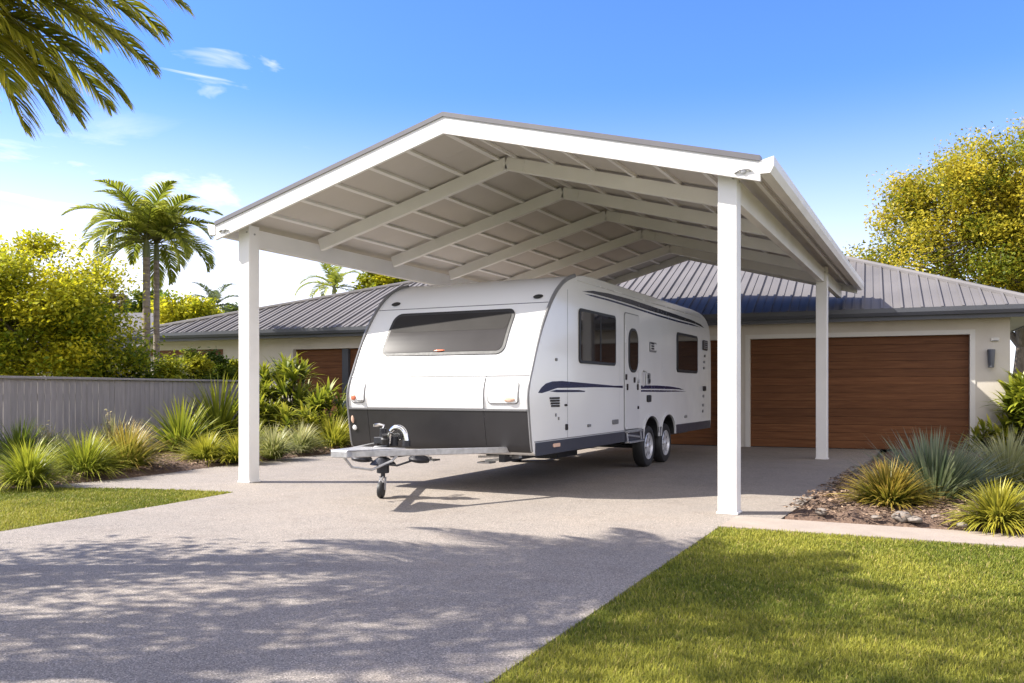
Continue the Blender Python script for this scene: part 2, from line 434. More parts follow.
# garden beds: uneven mulch sheets
def bed(name, poly, box, step, seed):
    x = np.arange(box[0], box[1] + step / 2, step); y = np.arange(box[2], box[3] + step / 2, step)
    X, Y = np.meshgrid(x, y, indexing='ij')
    xs = X.ravel(); ys = Y.ravel()
    # distance inwards from the outline
    dmin = np.full(len(xs), 9.0)
    for i in range(len(poly)):
        a = np.array(poly[i]); b = np.array(poly[(i + 1) % len(poly)]); ab = b - a
        t = np.clip(((xs - a[0]) * ab[0] + (ys - a[1]) * ab[1]) / (ab @ ab), 0, 1)
        dmin = np.minimum(dmin, np.hypot(xs - a[0] - t * ab[0], ys - a[1] - t * ab[1]))
    ins = in_poly(xs, ys, poly)
    z = -0.02 + np.where(ins, 0.10 * np.clip(dmin / 0.5, 0, 1) ** 0.7, -0.03) + ins * (0.05 * (vnoise(xs, ys, 5, seed) - 0.5) + 0.03 * (vnoise(xs, ys, 17, seed + 1) - 0.5))
    nx, ny = len(x), len(y)
    idx = np.arange(nx * ny).reshape(nx, ny)
    F = np.stack([idx[:-1, :-1], idx[1:, :-1], idx[1:, 1:], idx[:-1, 1:]], -1).reshape(-1, 4)
    cx = (xs[F].mean(1)); cy = ys[F].mean(1)
    F = F[in_poly(cx, cy, poly)]
    o = np_mesh(name, np.stack([xs, ys, z], 1), [F], M['soil'], None, None, True)
    tag(o, kind='structure'); return o
bedR = [(7.29, -0.12), (14.5, -0.12), (14.5, 11.2), (7.75, 10.9), (7.6, 8.6)]
bedL = bededge + [(-2.3, 9.8), (-9, 9.4), (-9, -3.3), (-5.2, -3.2), (-3.4, -2.65)]
bed('garden_bed', bedR, (7.25, 14.5, -0.14, 11.2), 0.06, 21)
bed('garden_bed', bedL, (-9.0, -1.9, -3.35, 9.8), 0.08, 22)
def chips(name, poly, box, n, label, seed):
    r = np.random.default_rng(seed)
    x = r.uniform(box[0], box[1], n); y = r.uniform(box[2], box[3], n)
    k = in_poly(x, y, poly); x = x[k]; y = y[k]; n = len(x)
    C = np.stack([x, y, np.clip(vnoise(x, y, 5, 21) * 0.05 + 0.065, 0, 1) + r.uniform(-0.01, 0.025, n)], 1)
    col = cmix((0.06, 0.036, 0.024), (0.42, 0.30, 0.22), r.random(n) ** 1.5)
    V, F, K = leaf_cloud(C, 0.07, 0.36, col, 0.0, r)
    # flatten towards the ground
    V = V.reshape(-1, 4, 3); c = V.mean(1, keepdims=True); V = c + (V - c) * np.array([1, 1, 0.35]); V = V.reshape(-1, 3)
    o = np_mesh(name, V, F, M['chip'], None, K); tag(o, label, 'mulch', kind='stuff')
M['chip'] = leaf_mat('mulch_chip', 0.0, 0.9, 0.1)
chips('bark_mulch', bedR, (7.3, 12.5, -0.1, 5.5), 22000, 'bark mulch chips strewn over the right garden bed', 31)
chips('bark_mulch', bedL, (-5.0, -2.0, -3.0, 6.5), 16000, 'bark mulch chips in the left garden bed by the fence', 32)

# ------------------------------------------------------------------ stones
def stone(x, y, rad, seed, label, flat=0.55):
    p = G(x, y); r = np.random.default_rng(seed); rad *= 0.72
    bm = bmesh.new(); bmesh.ops.create_icosphere(bm, subdivisions=3, radius=1.0)
    ax = r.uniform(0.75, 1.3, 3); ph = r.uniform(0, 6, 6)
    for v in bm.verts:
        c = v.co.copy()
        k = 1 + 0.16 * math.sin(2.3 * c.x + ph[0]) * math.sin(2.1 * c.y + ph[1]) + 0.09 * math.sin(5 * c.z + ph[2]) * math.sin(4.3 * c.x + ph[3]) + 0.04 * math.sin(11 * c.y + ph[4]) * math.sin(9 * c.z + ph[5])
        v.co = Vector((c.x * ax[0] * k * rad, c.y * ax[1] * k * rad, c.z * flat * k * rad))
    me = bpy.data.meshes.new('garden_stone'); bm.to_mesh(me); bm.free()
    for q in me.polygons: q.use_smooth = True
    o = link_mesh('garden_stone', me, M['rock'], None)
    o.location = (p.x, p.y, 0.05 + rad * flat * 0.35)
    tag(o, label, 'stone', 'stones in the right garden bed')
stone(829, 496, 0.085, 1, 'pale flat stone near the driveway edge of the right bed')
stone(822, 518, 0.10, 2, 'grey stone at the front left corner of the right bed')
stone(851, 515, 0.075, 3, 'small stone below the orange-tipped clump by the mulch edge', 0.5)
stone(903, 524, 0.10, 4, 'whitish upright stone in front of the right bed clumps', 0.8)
stone(915, 526, 0.08, 5, 'rounded pale stone just right of the whitish stone')
stone(876, 523, 0.065, 6, 'low brown-grey stone left of the whitish stone', 0.45)
stone(936, 523, 0.075, 7, 'flat stone between the whitish stone and the variegated clump', 0.45)
stone(842, 508, 0.05, 8, 'tiny pebble-like stone in bare mulch beside the driveway', 0.6)
stone(962, 531, 0.06, 9, 'small stone half under the variegated clump at the path', 0.5)

# ------------------------------------------------------------------ carport
PW = 0.2
EAVE, RIDGE, UL, UM, UR = 3.63, 4.62, -0.37, 3.365, 7.10
V0, V1 = -0.25, 10.95
def roof_z(u): return EAVE + (RIDGE - EAVE) * (1 - abs(u - UM) / (UM - UL))
cp = empty('carport', (0, 0, 0))
tag(cp, 'open white steel gable carport standing over the caravan', 'carport')
for (u, v) in ((0, 0), (6.73, 0), (6.73, 7.88), (0, 7.88)):
    h = roof_z(u) - 0.12
    po = MB().box(u - PW / 2, u + PW / 2, v - PW / 2, v + PW / 2, 0.0, h).build('post', M['white'], cp, bevel=0.008)
    MB().box(u - 0.112, u + 0.112, v - 0.112, v + 0.112, 0.001, 0.022).build('base_plate', M['white'], po, bevel=0.004)
    MB().tube([(u + 0.06, v - PW / 2 - 0.001, h - 0.10), (u + 0.06, v - PW / 2 - 0.012, h - 0.10)], 0.014, 6).build('bolt', M['steel'], po)
    MB().tube([(u + PW / 2 + 0.001, v, h - 0.12), (u + PW / 2 + 0.012, v, h - 0.12)], 0.014, 6).build('bolt', M['steel'], po)
# roof sheets (ribbed top, flat pan) one per slope
for sgn in (-1, 1):
    ue = UL if sgn < 0 else UR
    mb = MB()
    T = 0.035
    nn = Vector((sgn * (RIDGE - EAVE), 0, UM - UL)).normalized()
    a0 = Vector((UM, V0 + 0.05, RIDGE - 0.01)); a1 = Vector((ue, V0 + 0.05, EAVE - 0.01)); b1 = Vector((ue, V1, EAVE - 0.01)); b0 = Vector((UM, V1, RIDGE - 0.01))
    mb.add([a0 - nn * T, a1 - nn * T, b1 - nn * T, b0 - nn * T, a0, a1, b1, b0],
           [(0,1,2,3),(4,7,6,5),(0,4,5,1),(1,5,6,2),(2,6,7,3),(3,7,4,0)])
    sh = mb.build('roof_sheet', M['roofdark'], cp)
    rb = MB(); v = V0 + 0.2
    while v < V1 - 0.1:
        off = Vector((0, v - a0.y, 0))
        rb.bar(a0 + off + nn * 0.012, a1 + off + nn * 0.012, 0.05, 0.028, nn); v += 0.2
    rb.build('rib', M['roofdark'], sh)
    # pale lining under the sheet, broad pans with steps along it
    li = MB()
    npan = 12
    for k in range(npan):
        ya = V0 + 0.06 + (V1 - V0 - 0.12) * k / npan; yb = V0 + 0.06 + (V1 - V0 - 0.12) * (k + 1) / npan - 0.002
        o1 = nn * (-T - 0.003); o2 = nn * (-T - 0.012)
        pa = [Vector((UM, ya, RIDGE - 0.01)), Vector((ue - sgn * 0.02, ya, EAVE - 0.01)), Vector((ue - sgn * 0.02, yb, EAVE - 0.01)), Vector((UM, yb, RIDGE - 0.01))]
        li.add([p + o2 for p in pa] + [p + o1 for p in pa], [(0,1,2,3),(4,7,6,5),(0,4,5,1),(1,5,6,2),(2,6,7,3),(3,7,4,0)])
    li.build('roof_lining', M['ceil'], cp)
    # purlins along the length
    for k in range(7):
        t = 0.04 + 0.92 * k / 6
        u = UM + (ue - UM) * t; z = roof_z(u) - 0.01
        p = Vector((u, V0 + 0.06, z)) + nn * (-T - 0.014 - 0.020)
        q = Vector((u, V1 - 0.06, z)) + nn * (-T - 0.014 - 0.020)
        MB().bar(p, q, 0.06, 0.04, nn).build('purlin', M['white'], cp, bevel=0.004)
    # rafters
    for v in (1.44, 3.40, 5.36, 7.42, 9.40):
        ut = 6.73 if sgn > 0 else 0.0
        ut -= sgn * 0.052
        p = Vector((UM, v, RIDGE - 0.01)) + nn * (-0.092 - 0.09); q = Vector((ut, v, roof_z(ut) - 0.01)) + nn * (-0.092 - 0.09)
        p.x = UM + sgn * 0.001
        MB().bar(p, q, 0.085, 0.18, nn).build('rafter', M['white'], cp, bevel=0.006)
        MB().bar(p + Vector((sgn * 0.0, -0.05, 0)), p + (q - p).normalized() * 0.28 + Vector((0, -0.05, 0)), 0.008, 0.15, nn).build('apex_plate', M['white'], cp)
    # barge boards front and rear, with dark capping
    for vv, name in ((V0, 'barge_board'), (V1, 'barge_board')):
        mb = MB()
        mb.prism([(UM, RIDGE - 0.02), (ue, EAVE - 0.02), (ue, EAVE - 0.225), (UM, RIDGE - 0.225)], lambda a, b, s, vv=vv: (a, vv - 0.02 if s == 0 else vv + 0.02, b))
        bo = mb.build(name, M['white'], cp, bevel=0.004)
        mb = MB()
        mb.prism([(UM, RIDGE + 0.035), (ue - sgn * 0.0, EAVE + 0.035), (ue, EAVE - 0.022), (UM, RIDGE - 0.022)], lambda a, b, s, vv=vv: (a, vv - 0.035 if s == 0 else vv + 0.07, b))
        mb.build('barge_capping', M['roofdark'], cp)
        if vv == V0:
            uu = ue - sgn * 0.17; zz = roof_z(uu) - 0.15
            br = MB()
            br.lathe([(0.012, 0), (0.03, 0.006), (0.03, 0.014), (0.012, 0.02)], (uu, vv - 0.021, zz), (0, -1, 0), 14)
            br.tube([(uu - 0.09, vv - 0.028, zz - 0.012), (uu - 0.03, vv - 0.036, zz + 0.012), (uu + 0.05, vv - 0.036, zz + 0.012), (uu + 0.08, vv - 0.028, zz - 0.006)], 0.010, 8)
            br.build('bracket', M['steel'], cp, smooth=True)
    # edge beam over the posts
    ub = 6.73 if sgn > 0 else 0.0
    MB().box(ub - 0.05, ub + 0.05, -0.06, V1 - 0.02, 3.32, 3.575).build('edge_beam', M['white'], cp, bevel=0.006)
    # gutter
    g0 = ue + sgn * 0.005
    gp = [(0, EAVE - 0.02), (0, EAVE - 0.135), (0.085, EAVE - 0.135), (0.115, EAVE - 0.075), (0.115, EAVE + 0.015), (0.128, EAVE + 0.015), (0.128, EAVE - 0.08), (0.092, EAVE - 0.15), (-0.012, EAVE - 0.15), (-0.012, EAVE - 0.02)]
    mb = MB(); mb.prism([(g0 + sgn * a, b) for a, b in gp], lambda a, b, s: (a, V0 - 0.02 if s == 0 else V1 + 0.02, b))
    gu = mb.build('gutter', M['white'], cp)
    for ye in (V0 - 0.024, V1 + 0.024):
        MB().prism([(g0 + sgn * a, b) for a, b in ((-0.012, EAVE - 0.02), (-0.012, EAVE - 0.15), (0.092, EAVE - 0.15), (0.128, EAVE - 0.08), (0.128, EAVE + 0.015))],
                   lambda a, b, s, ye=ye: (a, ye - 0.003 if s == 0 else ye + 0.003, b)).build('gutter_end', M['white'], gu)
MB().prism([(UM - 0.16, RIDGE - 0.0), (UM, RIDGE + 0.045), (UM + 0.16, RIDGE - 0.0), (UM, RIDGE + 0.005)], lambda a, b, s: (a, V0 + 0.08 if s == 0 else V1 - 0.08, b)).build('ridge_capping', M['roofdark'], cp)

# ------------------------------------------------------------------ house
HTH = R(4.0)
W0 = camxy(5.43, 19.4)
hs = empty('house', (W0.x, W0.y, 0), HTH)
tag(hs, 'long low cream rendered house with grey steel hip roof and timber garage doors', 'house')
WT = 2.78
def hb(name, m, *boxes, **kw):
    mb = MB()
    for b in boxes: mb.box(*b)
    return mb.build(name, m, kw.pop('parent', hs), local=True, **kw)
XL, XR, YB = -18.4, 5.17, 9.0
hb('wall', M['render'],
   (-15.2, -12.67, 0, 0.25, -0.05, WT), (-8.5, -5.2, 0, 0.25, -0.05, WT), (-0.72, 0, 0, 0.25, -0.05, WT), (4.44, XR, 0, 0.25, -0.05, WT),
   (-12.67, -8.5, 0, 0.25, 2.46, WT), (-5.2, -0.72, 0, 0.25, 2.46, WT), (0, 4.44, 0, 0.25, 2.46, WT), (XL, -15.2, 0, 0.25, 2.52, WT))
hb('wall', M['render'], (XR - 0.25, XR, 0.252, YB, -0.05, WT))
hb('wall', M['render'], (XL, XL + 0.25, 0.252, YB, -0.05, WT))
hb('wall', M['render'], (XL + 0.252, XR - 0.252, YB - 0.25, YB, -0.05, WT))
hb('wall', M['render'], (XL + 0.252, -15.2, 1.9, 2.1, -0.05, WT))
hb('wall', M['render'], (-15.2, -14.95, 0.252, 2.1, -0.05, WT))
hb('porch_post', M['soffit'], (-16.9, -16.72, 0.02, 0.2, -0.05, 2.36), bevel=0.005)
hb('porch_beam', M['wood'], (XL + 0.02, -15.21, 0.03, 0.19, 2.362, 2.518))
def window(x0, x1, z0, z1, y):
    fr = hb('window', M['trim'], (x0, x1, y - 0.05, y, z0, z0 + 0.07), (x0, x1, y - 0.05, y, z1 - 0.07, z1), (x0, x0 + 0.07, y - 0.05, y, z0 + 0.071, z1 - 0.071),
            (x1 - 0.07, x1, y - 0.05, y, z0 + 0.071, z1 - 0.071), ((x0 + x1) / 2 - 0.035, (x0 + x1) / 2 + 0.035, y - 0.05, y, z0 + 0.071, z1 - 0.071))
    hb('pane', M['glass'], (x0 + 0.071, x1 - 0.071, y - 0.03, y - 0.02, z0 + 0.072, z1 - 0.072), parent=fr)
window(-18.0, -16.9, 0.9, 2.2, 1.897); window(-16.5, -15.5, 0.15, 2.25, 1.897)
window(-14.7, -14.1, 1.0, 2.2, -0.003)
# garage doors and timber entry
def timber(name, x0, x1, z1, y=0.14, bh=0.175):
    mb = MB(); z = 0.012
    n = round((z1 - z) / bh); s = (z1 - z) / n
    for k in range(n): mb.box(x0 + 0.004, x1 - 0.004, y, y + 0.04, z + k * s + 0.003, z + (k + 1) * s - 0.002)
    d = mb.build(name, M['wood'], hs, local=True, bevel=0.002, seg=1)
    hb('door_backing', M['black'], (x0 + 0.004, x1 - 0.004, y + 0.041, y + 0.06, 0.0, z1 - 0.001), parent=d)
    return d
def frame(x0, x1, z1, t=0.10):
    hb('door_frame', M['trim'], (x0 - t, x0 - 0.002, -0.014, -0.002, -0.02, z1 + t), (x1 + 0.002, x1 + t, -0.014, -0.002, -0.02, z1 + t), (x0 - 0.001, x1 + 0.001, -0.013, -0.002, z1 + 0.002, z1 + t - 0.001))
timber('garage_door', 0, 4.44, 2.458); frame(0, 4.44, 2.46)
timber('garage_door', -5.2, -0.72, 2.458); frame(-5.2, -0.72, 2.46)
timber('timber_screen', -12.67, -11.06, 2.458); timber('timber_screen', -10.84, -8.5, 2.458)
hb('screen_post', M['slate'], (-11.05, -10.85, 0.05, 0.22, -0.05, 2.458))
# eaves, gutter and roof
EX0, EX1, EY0, EY1, EZ = -19.0, 5.80, -0.46, 9.6, 3.0
hb('soffit', M['soffit'], (EX0, EX1, EY0, -0.015, WT + 0.003, WT + 0.023), (EX0, XL - 0.01, -0.014, EY1, WT + 0.003, WT + 0.023), (XR + 0.01, EX1, -0.014, EY1, WT + 0.003, WT + 0.023))
hb('porch_ceiling', M['soffit'], (XL, -15.2, 0.26, 1.89, WT - 0.06, WT - 0.04))
fa = hb('fascia', M['slate'], (EX0 - 0.03, EX1 + 0.03, EY0 - 0.03, EY0 - 0.001, WT - 0.02, EZ - 0.03), (EX0 - 0.03, EX0 - 0.001, EY0, EY1, WT - 0.02, EZ - 0.03),
        (EX1 + 0.001, EX1 + 0.03, EY0, EY1, WT - 0.02, EZ - 0.03), (EX0 - 0.03, EX1 + 0.03, EY1, EY1 + 0.03, WT - 0.02, EZ - 0.03))
def gutter_run(axis, a0, a1, pos, sgn):
    gp = [(0, 0.0), (0, -0.12), (0.07, -0.12), (0.09, -0.06), (0.09, 0.02), (0.105, 0.025), (0.105, -0.065), (0.08, -0.135), (-0.0, -0.135)]
    f = (lambda a, b, s: (a0 if s == 0 else a1, pos + sgn * a, EZ - 0.02 + b)) if axis == 'x' else (lambda a, b, s: (pos + sgn * a, a0 if s == 0 else a1, EZ - 0.02 + b))
    MB().prism(gp, f).build('gutter', M['slate'], hs, local=True)
gutter_run('x', EX0 - 0.165, EX1 + 0.165, EY0 - 0.032, -1)
gutter_run('y', EY0 - 0.03, EY1, EX0 - 0.032, -1); gutter_run('y', EY0 - 0.03, EY1, EX1 + 0.032, 1)
YM = (EY0 + EY1) / 2; RZ = 5.18; RX0, RX1 = EX0 + 11.0, EX1 - 5.1
cFL, cFR, cBL, cBR = (EX0, EY0, EZ), (EX1, EY0, EZ), (EX0, EY1, EZ), (EX1, EY1, EZ)
rA, rB = (RX0, YM, RZ), (RX1, YM, RZ)
mb = MB(); mb.add([cFL, cFR, cBR, cBL, rA, rB], [(0, 1, 5, 4), (1, 2, 5), (2, 3, 4, 5), (3, 0, 4), (0, 3, 2, 1)])
ro = mb.build('roof', M['houseroof'], hs, local=True)
rib = MB()
sl = (RZ - EZ) / (YM - EY0); nf = Vector((0, -sl, 1)).normalized()
x = EX0 + 0.1; k = 0
while x < EX1:
    ymax = min(1.0, (x - EX0) / 11.0, (EX1 - x) / 5.1) * (YM - EY0)
    if ymax > 0.15:
        big = k % 2 == 0
        h = 0.04 if big else 0.018
        p = Vector((x, EY0 - 0.03, EZ - 0.03 * sl)); q = Vector((x, EY0 + ymax - 0.03, EZ + sl * (ymax - 0.03)))
        rib.bar(p + nf * h / 2, q + nf * h / 2, 0.045 if big else 0.03, h, nf)
    x += 0.19; k += 1
slr = (RZ - EZ) / 5.1; nr = Vector((slr, 0, 1)).normalized()
y = EY0 + 0.15
while y < EY1:
    m_ = min(y - EY0, EY1 - y)
    if m_ > 0.15:
        p = Vector((EX1, y, EZ)); q = Vector((EX1 - m_, y, EZ + slr * m_)); rib.bar(p + nr * 0.012, q + nr * 0.012, 0.04, 0.03, nr)
    y += 0.38
rib.build('roof_ribs', M['houseroof'], ro, local=True)
for a, b in ((cFR, rB), (cFL, rA), (rA, rB), (cBL, rA), (cBR, rB)):
    MB().tube([Vector(a) + Vector((0, 0, 0.015)), Vector(b) + Vector((0, 0, 0.015))], 0.075, 8).build('ridge_cap', M['houseroof'], ro, local=True, smooth=True)

# wall light and small sensor by the garage
def hpt(x, y, z): 
    c, s = math.cos(HTH), math.sin(HTH)
    return Vector((W0.x + c * x - s * y, W0.y + s * x + c * y, z))
wl = empty('wall_light', hpt(4.82, 0, 1.95), HTH)
tag(wl, 'slim dark wall light beside the right garage door', 'wall light')
MB().box(-0.05, 0.05, -0.02, -0.001, -0.12, 0.12).build('back_plate', M['slate'], wl, local=True, bevel=0.003)
MB().lathe([(0.045, -0.19), (0.055, -0.185), (0.075, 0.17), (0.07, 0.185), (0.03, 0.187)], (0, -0.085, 0), (0, 0, 1), 24).build('lamp_body', M['slate'], wl, local=True, smooth=True)
se = empty('wall_vent', hpt(4.90, 0, 2.34), HTH)
tag(se, 'small pale vent on the wall above the dark wall light', 'vent')
MB().box(-0.075, 0.075, -0.035, -0.001, -0.035, 0.035).build('cover', M['trim'], se, local=True, bevel=0.004)
MB().box(-0.06, 0.06, -0.05, -0.036, -0.028, -0.018).build('slot', M['seam'], se, local=True)

# neighbour house behind
nh = empty('neighbour_house', P(95, 390, 40) * 1.0, R(24)); nh.location.z = 0
tag(nh, 'far neighbouring house with grey hip roof seen behind the twin palms', 'house')
MB().box(-7, 5, 0, 8, -0.05, 3.2).build('wall', M['render'], nh, local=True)
MB().add([(-7.8, -0.8, 3.2), (5.8, -0.8, 3.2), (5.8, 8.8, 3.2), (-7.8, 8.8, 3.2), (-3, 4, 5.3), (1.0, 4, 5.3)], [(0, 1, 5, 4), (1, 2, 5), (2, 3, 4, 5), (3, 0, 4), (0, 3, 2, 1)]).build('roof', M['houseroof'], nh, local=True)
MB().box(-7.9, 5.9, -0.9, -0.801, 3.02, 3.24).build('gutter', M['slate'], nh, local=True)

# ------------------------------------------------------------------ fence
FA = P(-60, 390, 13.6); FB = P(243, 390, 21.4); FA.z = FB.z = 0
fd = (FB - FA); FL = fd.length; fd.normalize(); fn = Vector((fd.y, -fd.x, 0))
fz = empty('boundary_fence', FA)
tag(fz, 'grey vertical board boundary fence with a flat capping behind the left bed', 'fence')
mb = MB(); s = 0.0
FH = 1.545
while s < FL - 0.05:
    w = 0.145
    p = FA + fd * (s + w / 2); dz = random.uniform(-0.004, 0.004); off = fn * random.uniform(-0.004, 0.004)
    mb.bar(p + off + Vector((0, 0, 0.0)), p + off + Vector((0, 0, FH - 0.05 + dz)), w - 0.007, 0.022, fn); s += w
mb.build('boards', M['fence'], fz, bevel=0.003, seg=1)
MB().bar(FA + Vector((0, 0, FH - 0.022)), FB + Vector((0, 0, FH - 0.022)), 0.13, 0.045).build('capping', M['fence'], fz, bevel=0.006)
MB().bar(FA - fn * 0.03 + Vector((0, 0, 0.4)), FB - fn * 0.03 + Vector((0, 0, 0.4)), 0.04, 0.09).build('rail', M['fence'], fz)
MB().bar(FA - fn * 0.03 + Vector((0, 0, 1.2)), FB - fn * 0.03 + Vector((0, 0, 1.2)), 0.04, 0.09).build('rail', M['fence'], fz)
s = 0.6
while s < FL:
    p = FA + fd * s - fn * 0.09
    MB().bar(p, p + Vector((0, 0, 1.46)), 0.1, 0.1, fn).build('fence_post', M['fence'], fz); s += 2.4

# ------------------------------------------------------------------ caravan
U0, U1 = 1.66, 4.35
cv = empty('caravan', (3.02, 4.6, 0))
tag(cv, 'long white twin-axle caravan with navy side stripes parked under the carport', 'caravan')
FP = [(0.30, 0.50), (0.185, 0.56), (0.135, 0.78), (0.102, 0.99), (0.078, 1.15), (0.074, 1.23), (0.088, 1.32), (0.125, 1.42), (0.185, 1.54), (0.262, 1.70), (0.357, 1.88), (0.475, 2.075), (0.611, 2.26), (0.76, 2.43),
      (0.933, 2.58), (1.14, 2.705), (1.40, 2.80), (1.75, 2.865), (2.2, 2.885)]
RP = [(7.6, 2.885), (8.2, 2.86), (8.6, 2.78), (8.85, 2.64), (8.98, 2.45), (9.04, 2.2), (9.06, 1.6), (9.06, 0.9), (9.04, 0.60), (8.95, 0.52)]
WV = (4.86, 5.86); WR = 0.352
def arch(c, r=0.43, top=0.5):
    pts = []
    for k in range(13):
        t = math.pi * k / 12
        pts.append((c + r * math.cos(t), 0.5 + max(0.0, 0.36) * math.sin(t) ** 0.8 if 0 < k < 12 else 0.5))
    return pts                                    # from +v to -v
fz_z = np.array([p[1] for p in FP]); fz_v = np.array([p[0] for p in FP])
def fv(z): return float(np.interp(z, fz_z, fz_v))
def fine(pts, n=3):                               # resample a profile smoothly (Catmull-Rom)
    out = []
    for i in range(len(pts) - 1):
        p0 = pts[max(i - 1, 0)]; p1 = pts[i]; p2 = pts[i + 1]; p3 = pts[min(i + 2, len(pts) - 1)]
        for k in range(n):
            t = k / n
            out.append(tuple(0.5 * (2 * p1[j] + (p2[j] - p0[j]) * t + (2 * p0[j] - 5 * p1[j] + 4 * p2[j] - p3[j]) * t * t + (-p0[j] + 3 * p1[j] - 3 * p2[j] + p3[j]) * t ** 3) for j in (0, 1)))
    out.append(pts[-1]); return out
FPf = fine(FP); RPf = fine(RP)
fz_z = np.array([p[1] for p in FPf]); fz_v = np.array([p[0] for p in FPf])
prof = FPf + RPf + arch(WV[1]) + arch(WV[0])
mb = MB(); mb.prism(prof, lambda a, b, s: (U0 if s == 0 else U1, a, b))
def side_edges(e, off):
    a, b = e.verts[0].co + off, e.verts[1].co + off
    return abs(a.x - b.x) < 1e-4 and (a.z > 0.95 or a.y < 1.0 or a.y > 8.5) and b.z > 0.6
mb.build('body', M['gel'], cv, smooth=True, bevel=0.055, seg=4, filt=side_edges, angle=50)

def front_patch(name, u0, u1, z0, z1, rad, off, m, parent, thick=0.02, slant=0.0, n=26, slantz=0.0):
    """rounded rectangle lying on the curved front; slant narrows the top by that much per side"""
    zs = sorted(set([z0 + (z1 - z0) * k / n for k in range(n + 1)] + ([z0 + rad * (1 - math.cos(math.pi / 2 * k / 6)) for k in range(7)] + [z1 - rad * (1 - math.cos(math.pi / 2 * k / 6)) for k in range(7)] if rad else [])))
    rows = []
    for z in zs:
        t = (z - z0) / (z1 - z0)
        e = 0.0
        if rad:
            dz = min(z - z0, z1 - z)
            if dz < rad: e = rad - math.sqrt(max(0, rad * rad - (rad - dz) ** 2))
        e += slant * t
        rows.append((u0 + e, u1 - e, z))
    V = []; F = []
    for o_ in (off, off - thick):
        for (a, b, z) in rows:
            d = 0.01; dv = (fv(z + d) - fv(z - d)) / (2 * d)
            nrm = Vector((0, -1, dv)).normalized()
            for u in (a, b):
                V.append((u, fv(z) + nrm.y * o_, z + nrm.z * o_))
    m_ = len(rows)
    for i in range(m_ - 1):
        F.append((2 * i, 2 * i + 1, 2 * i + 3, 2 * i + 2))
        F.append((2 * m_ + 2 * i, 2 * m_ + 2 * i + 2, 2 * m_ + 2 * i + 3, 2 * m_ + 2 * i + 1))
        F.append((2 * i, 2 * i + 2, 2 * m_ + 2 * i + 2, 2 * m_ + 2 * i))
        F.append((2 * i + 1, 2 * m_ + 2 * i + 1, 2 * m_ + 2 * i + 3, 2 * i + 3))
    F.append((0, 2 * m_, 2 * m_ + 1, 1)); F.append((2 * m_ - 2, 2 * m_ - 1, 4 * m_ - 1, 4 * m_ - 2))
    return MB().add(V, F).build(name, m, parent, smooth=True)
# lower charcoal bumper, in three pieces with thin gaps
for a, b in ((U0 + 0.02, 1.985), (1.992, 3.728), (3.735, U1 - 0.02)):
    front_patch('bumper', a, b, 0.55, 1.045, 0, 0.012, M['charcoal'], cv, 0.05)
# boot lid and side pods
front_patch('boot_lid', 1.992, 3.728, 1.075, 1.455, 0.02, 0.014, M['gelgrey'], cv, 0.03)
front_patch('ledge', U0 + 0.03, U1 - 0.03, 1.049, 1.071, 0, 0.018, M['seam'], cv, 0.03)
front_patch('seam_strip', U0 + 0.03, U1 - 0.03, 1.468, 1.482, 0, 0.010, M['seam'], cv, 0.03)
front_patch('seam_strip', U0 + 0.05, U1 - 0.05, 2.405, 2.413, 0, 0.004, M['seam'], cv, 0.03)
for u in (1.985, 3.73):
    front_patch('seam_strip', u - 0.004, u + 0.004, 1.075, 1.464, 0, 0.007, M['edgetrim'], cv, 0.02)
for a, b in ((1.735, 1.95), (3.79, 4.21)):
    pd = front_patch('lamp_pod', a, b, 1.13, 1.40, 0.045, 0.007, M['seam'], cv, 0.02)
    front_patch('pod_cover', a + 0.012, b - 0.012, 1.142, 1.388, 0.04, 0.012, M['gel'], pd, 0.02)
def front_disc(name, u, z, a, b, m, out=0.03, parent=None):
    mb = MB(); c = Vector((u, fv(z), z)); n_ = 18
    rings = [(1.0, -0.005), (1.0, out * 0.5), (0.75, out * 0.9), (0.3, out)]
    V = []; F = []
    for r_, h in rings:
        for k in range(n_):
            t = 2 * math.pi * k / n_
            zz = z + b * r_ * math.sin(t)
            V.append((u + a * r_ * math.cos(t), fv(zz) - h, zz))
    for i in range(3):
        for k in range(n_): F.append((i * n_ + k, i * n_ + (k + 1) % n_, (i + 1) * n_ + (k + 1) % n_, (i + 1) * n_ + k))
    F.append(tuple(range(3 * n_, 4 * n_)))
    return mb.add(V, F).build(name, m, parent or cv, smooth=True)
front_disc('marker_light', 4.09, 1.185, 0.075, 0.032, M['lensclear'])
front_disc('marker_light', 1.775, 1.20, 0.04, 0.035, M['lens'])
front_disc('latch', 1.885, 1.165, 0.05, 0.018, M['steel'])
front_disc('bumper_clip', 1.735, 0.91, 0.022, 0.05, M['lensclear'], 0.03)
front_disc('bumper_clip', 1.755, 0.80, 0.035, 0.035, M['gel'], 0.03)
for u in (1.93, 4.12):
    front_disc('roof_vent_cap', u, 2.50, 0.065, 0.03, M['black'], 0.04)
# front window
fw_ = front_patch('front_window', 2.05, 3.90, 1.745, 2.335, 0.11, 0.014, M['black'], cv, 0.03, 0.0)
front_patch('pane', 2.09, 3.86, 1.785, 2.295, 0.08, 0.018, M['frontglass'], fw_, 0.01)
front_patch('reflection_band', 2.10, 3.85, 2.06, 2.285, 0.06, 0.0195, M['darkreflect'], fw_, 0.003)  # dark matt band imitating the darker upper part of the window's reflection
front_disc('catch', 2.96, 1.81, 0.09, 0.013, M['lens'], 0.035, fw_)
